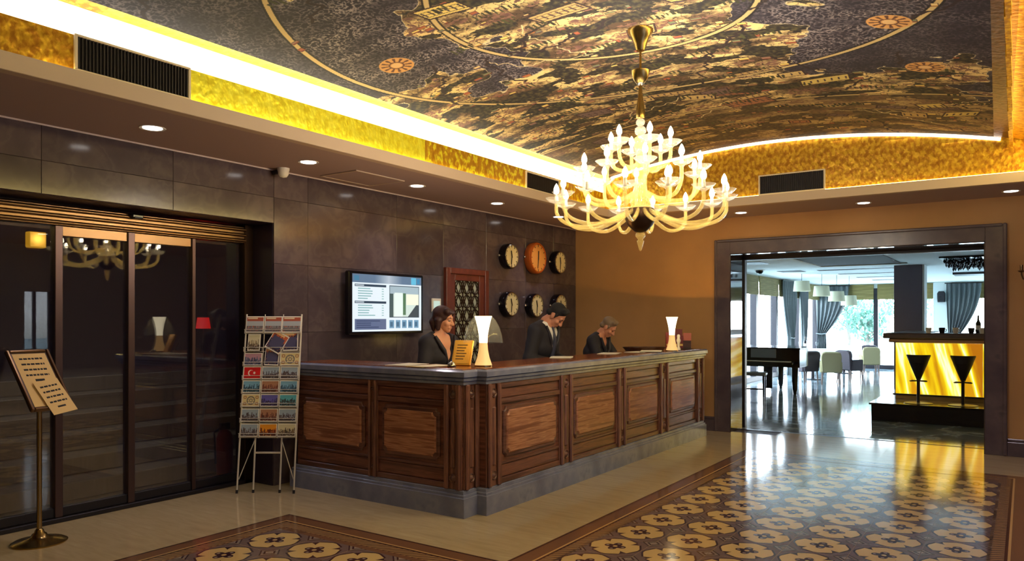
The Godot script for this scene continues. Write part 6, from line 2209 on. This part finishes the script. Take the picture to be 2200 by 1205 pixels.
	for q in [[-0.2, -0.12], [0.2, -0.12], [-0.2, 0.12], [0.2, 0.12]]:
		b = mb()
		b.tube([Vector3(q[0], 0.41, q[1]), Vector3(q[0], 0, q[1])], [0.022, 0.016], 8)
		part("leg", b.done(), M.black_gloss, be)
	part("stretcher", boxm(Vector3(-0.2, 0.12, -0.015), Vector3(0.2, 0.15, 0.015), 0.004), M.black_gloss, be)
	# ---- chairs and tables
	mat("cloth_olive", Color8(150, 140, 104), 0.85)
	mat("cloth_dark", Color8(62, 54, 60), 0.85)
	mat("cloth_white", Color8(228, 230, 226), 0.8)
	var ol := chair_proto("cloth_olive", "olive-beige upholstered dining chair seen from behind, nearest right of the piano")
	ol.position = Vector3(-3.66, 0, -18.25)
	ol.rotation.y = 0.25
	ol.scale = Vector3(0.80, 0.87, 0.85)
	var dk := chair_proto("cloth_dark", "dark upholstered dining chair right behind the olive-beige one")
	dk.position = Vector3(-3.44, 0, -19.3)
	dk.rotation.y = -0.5
	dk.scale = Vector3(0.80, 0.87, 0.85)
	dup(dk, "dark low upholstered chair between piano and olive-beige chair", Vector3(-4.24, 0, -18.35), 0.9)
	dup(ol, "olive-beige chair farther back, third from the piano", Vector3(-3.42, 0, -21.9), 0.35)
	dup(dk, "dark chair at the far table close to the window post", Vector3(-3.66, 0, -23.6), 0.0)
	for q in [[-4.35, -19.6, "white-clothed dining table beside the nearest chairs, with a bottle on it"], [-4.15, -22.4, "white-clothed dining table farther back near the window corner"]]:
		var t := thing("dining_table", q[2], "table", Vector3(q[0], 0, q[1]), 0.2, "clothed tables")
		part("top", boxm(Vector3(-0.42, 0.72, -0.42), Vector3(0.42, 0.745, 0.42), 0.005), M.dark_wood, t)
		b = mb()
		b.lathe([Vector2(0.0, 0.0), Vector2(0.25, 0.0), Vector2(0.24, 0.02), Vector2(0.04, 0.04), Vector2(0.035, 0.72), Vector2(0.0, 0.72)], 18)
		part("pedestal", b.done(), M.black_metal, t)
		var cl := thing("tablecloth", ["white cloth draped over the nearer dining table", "white cloth draped over the farther dining table"][0 if q[1] > -20.0 else 1], "tablecloth", Vector3(q[0], 0, q[1]), 0.2, "white tablecloths")
		b = mb()
		b.box(Vector3(-0.44, 0.745, -0.44), Vector3(0.44, 0.752, 0.44))
		for s in 4:
			b.xf = Transform3D(Basis(Vector3.UP, PI / 2.0 * s), Vector3.ZERO)
			b.prism(PackedVector2Array([Vector2(-0.44, 0.752), Vector2(0.44, 0.752), Vector2(0.46, 0.48), Vector2(0.2, 0.45), Vector2(0, 0.47), Vector2(-0.2, 0.45), Vector2(-0.46, 0.48)]), 0.432, 0.442)
		part("cloth", b.done(), M.cloth_white, cl)
		for k in 3:
			var g := thing("wine_glass", ["clear wine glass on the %s white table, left one", "clear wine glass on the %s white table, middle one", "clear wine glass on the %s white table, right one"][k] % ("nearer" if q[1] > -20.0 else "farther"), "glass", Vector3(q[0] - 0.25 + 0.2 * k, 0.752, q[1] + 0.25), 0.0, "glasses on the tables")
			b = mb()
			b.lathe([Vector2(0.0, 0.0), Vector2(0.032, 0.0), Vector2(0.006, 0.006), Vector2(0.005, 0.08), Vector2(0.03, 0.11), Vector2(0.034, 0.15), Vector2(0.028, 0.18), Vector2(0.026, 0.18), Vector2(0.031, 0.15), Vector2(0.0, 0.09)], 14)
			part("bowl_and_stem", b.done(), M.clear_glass, g)
	var wb := thing("wine_bottle", "tall dark bottle on the nearer white table", "bottle", Vector3(-4.5, 0.752, -19.45))
	b = mb()
	b.lathe([Vector2(0.0, 0.0), Vector2(0.037, 0.0), Vector2(0.038, 0.19), Vector2(0.015, 0.24), Vector2(0.014, 0.31), Vector2(0.0, 0.312)], 14)
	part("glass_body", b.done(), M.black_gloss, wb)
	part("label_band", boxm(Vector3(-0.03, 0.06, 0.03), Vector3(0.03, 0.14, 0.039), 0.002), M.paper, wb)
	# ---- pendant lamps
	mat("shade_cloth", Color8(226, 222, 198), 0.8).backlight_enabled = true
	M.shade_cloth.backlight = Color(0.6, 0.58, 0.5)
	var proto: Node3D = null
	var pn := 0
	for q in [[-4.28, 2.26, -18.2], [-3.93, 2.15, -18.6], [-3.72, 2.04, -19.2], [-3.55, 1.95, -19.8]]:
		var label: String = ["pale drum pendant lamp farthest left under the dining room ceiling", "pale drum pendant lamp, second from the left, before the corner curtain", "pale drum pendant lamp, third from the left", "lowest and rightmost pale drum pendant lamp"][pn]
		pn += 1
		var o := thing("pendant_lamp", label, "pendant lamp", Vector3(q[0], q[1], q[2]), 0.0, "drum pendants in the dining room")
		b = mb()
		b.lathe([Vector2(0.19, -0.12), Vector2(0.165, 0.12), Vector2(0.16, 0.12), Vector2(0.185, -0.12)], 28)
		part("shade", b.done(), M.shade_cloth, o)
		b = mb()
		b.tube([Vector3(0, 0.0, 0), Vector3(0, 2.55 - q[1], 0)], 0.005, 6)
		for k in 3:
			b.tube([Vector3(0, 0.1, 0), Vector3(cos(k * TAU / 3.0) * 0.165, 0.1, sin(k * TAU / 3.0) * 0.165)], 0.003, 5)
		part("cord", b.done(), M.black_metal, o)
		b = mb()
		b.lathe([Vector2(0.0, -0.07), Vector2(0.03, -0.04), Vector2(0.03, -0.01), Vector2(0.012, 0.02), Vector2(0.0, 0.02)], 12)
		part("bulb", b.done(), M.frosted, o)
	# ---- blinds
	var bl := mat("blind_olive", Color8(140, 128, 84), 0.85)
	bl.albedo_texture = ntex(0.03, [[0.0, Color8(190, 180, 150)], [1.0, Color8(255, 250, 230)]], 128)
	tri_map(bl, Vector3(0.4, 9.0, 0.4))
	bl.backlight_enabled = true
	bl.backlight = Color(0.30, 0.28, 0.18)
	var zs := [-16.6, -18.28, -20.05, -22.4, -24.7]
	for i in 4:
		var o := thing("roman_blind", ["olive folded blind over the left windows, nearest", "olive folded blind over the left windows, second", "olive folded blind over the left windows, third", "olive folded blind over the left windows, next to the corner curtain"][i], "blind", Vector3(-5.29, 0, 0), 0.0, "olive roman blinds")
		for k in 3:
			part("fold", boxm(Vector3(-0.012 - 0.004 * k, 2.08 + 0.15 * k, zs[i + 1] + 0.06), Vector3(0.02 - 0.004 * k, 2.235 + 0.15 * k, zs[i] - 0.06), 0.006), bl, o)
	var xs := [-5.35, -3.70, -2.12, -0.6, 1.2, 3.0]
	for i in 5:
		var o := thing("roman_blind", ["olive folded blind over the far window right of the corner curtain", "olive folded blind over the far window left of the dark pillar", "olive folded blind over the far window right of the speaker pier", "olive folded blind on the far wall, second from the right", "olive folded blind on the far wall, rightmost"][i], "blind", Vector3(0, 0, -24.74), 0.0, "olive roman blinds")
		for k in 3:
			part("fold", boxm(Vector3(xs[i] + 0.05, 2.08 + 0.15 * k, -0.012 - 0.004 * k), Vector3(xs[i + 1] - 0.05, 2.235 + 0.15 * k, 0.02 - 0.004 * k), 0.006), bl, o)
	# ---- curtains
	var cg := mat("curtain_grey", Color8(84, 90, 92), 0.7)
	cg.backlight_enabled = true
	cg.backlight = Color(0.06, 0.065, 0.065)
	curtain("grey curtain tied back against the left windows", Vector3(-5.18, 0, -20.75), PI / 2.0, 1.3, 2.5, 1.0, 0.1)
	curtain("narrow grey curtain hanging between two left windows", Vector3(-5.18, 0, -22.3), PI / 2.0, 0.8, 2.5, 0.9, 0.0)
	curtain("grey curtain tied back in the corner of the dining room", Vector3(-4.92, 0, -24.6), 0.0, 1.0, 2.5, 1.05, -0.28)
	curtain("striped grey curtain tied back right of the speaker pier", Vector3(-1.42, 0, -24.58), 0.0, 0.85, 2.5, 1.0, -0.25)
	# ---- speaker and ceiling lights
	var sp := thing("loudspeaker", "small black loudspeaker high on the pale pier right of the pillar", "loudspeaker", Vector3(-1.97, 2.13, -24.66))
	b = mb()
	b.prism(PackedVector2Array([Vector2(-0.09, -0.15), Vector2(0.09, -0.15), Vector2(0.1, -0.05), Vector2(0.1, 0.1), Vector2(0.06, 0.16), Vector2(-0.06, 0.16), Vector2(-0.1, 0.1), Vector2(-0.1, -0.05)]), 0.0, 0.16, 0.02)
	part("cabinet", b.done(), M.black_matt, sp)
	b = mb()
	b.xf = Transform3D(Basis(Vector3(1, 0, 0), PI / 2.0), Vector3(0, -0.03, 0.155))
	b.lathe([Vector2(0.075, 0.0), Vector2(0.07, 0.012), Vector2(0.02, 0.0), Vector2(0.0, 0.008)], 18)
	part("cone", b.done(), M.black_metal, sp)
	var sm := thing("smoke_detector", "small dark dome on the dining room ceiling near the left windows", "detector", Vector3(-4.7, 2.55, -16.3))
	b = mb()
	b.lathe([Vector2(0.0, -0.09), Vector2(0.05, -0.08), Vector2(0.08, -0.04), Vector2(0.085, 0.0), Vector2(0.0, 0.0)], 18)
	part("dome", b.done(), M.black_gloss, sm)
	b = mb()
	b.lathe([Vector2(0.085, -0.012), Vector2(0.11, -0.008), Vector2(0.11, 0.0)], 18)
	part("collar", b.done(), M.white_gloss, sm)
	# dark crystal ceiling light
	var cr := thing("crystal_ceiling_light", "dark glittering crystal ceiling light over the bar", "ceiling light", Vector3(-0.45, 2.55, -15.6))
	part("plate", boxm(Vector3(-0.75, -0.03, -1.1), Vector3(0.9, 0.0, 1.1), 0.006), M.black_gloss, cr)
	b = mb()
	var rng := RandomNumberGenerator.new()
	rng.seed = 12
	for k in 420:
		var x := rng.randf_range(-0.72, 0.87)
		var z := rng.randf_range(-1.07, 1.07)
		var l := rng.randf_range(0.05, 0.13)
		b.lathe([Vector2(0.0, -0.03 - l), Vector2(0.022, -0.03 - l * 0.6), Vector2(0.0, -0.03)], 5, Vector3(x, 0, z))
	var drops := part("crystal_drops", b.done(), mat("dark_crystal", Color8(44, 44, 56), 0.05, 0.7), cr)
	drops.set_meta("kind", "stuff")
	# ---- trees in the garden
	mat("bark", Color8(90, 80, 70), 0.9)
	var lf := mat("leaf_green", Color8(64, 96, 84), 0.7)
	lf.backlight_enabled = true
	lf.backlight = Color(0.25, 0.4, 0.3)
	b = mb()
	b.quad(Vector3(0, 0, 0), Vector3(0.05, 0.09, 0.01), Vector3(0, 0.18, 0.03), Vector3(-0.05, 0.09, 0.01), Vector3.BACK)
	M_leaf = b.done()
	var n := 0
	for q in [[-5.6, -31.0, 3.2, 1.1, "leafy garden tree outside the far window, left of the window post"], [-4.7, -29.5, 2.4, 0.8, "smaller garden tree just left of the dark window post"], [-3.9, -33.0, 3.6, 1.2, "tall garden tree outside between post and pillar"], [-9.5, -24.5, 3.2, 1.0, "garden tree outside the left windows"]]:
		n += 1
		tree(Vector3(q[0], -0.21, q[1]), q[2], q[3], 40 + n, q[4])
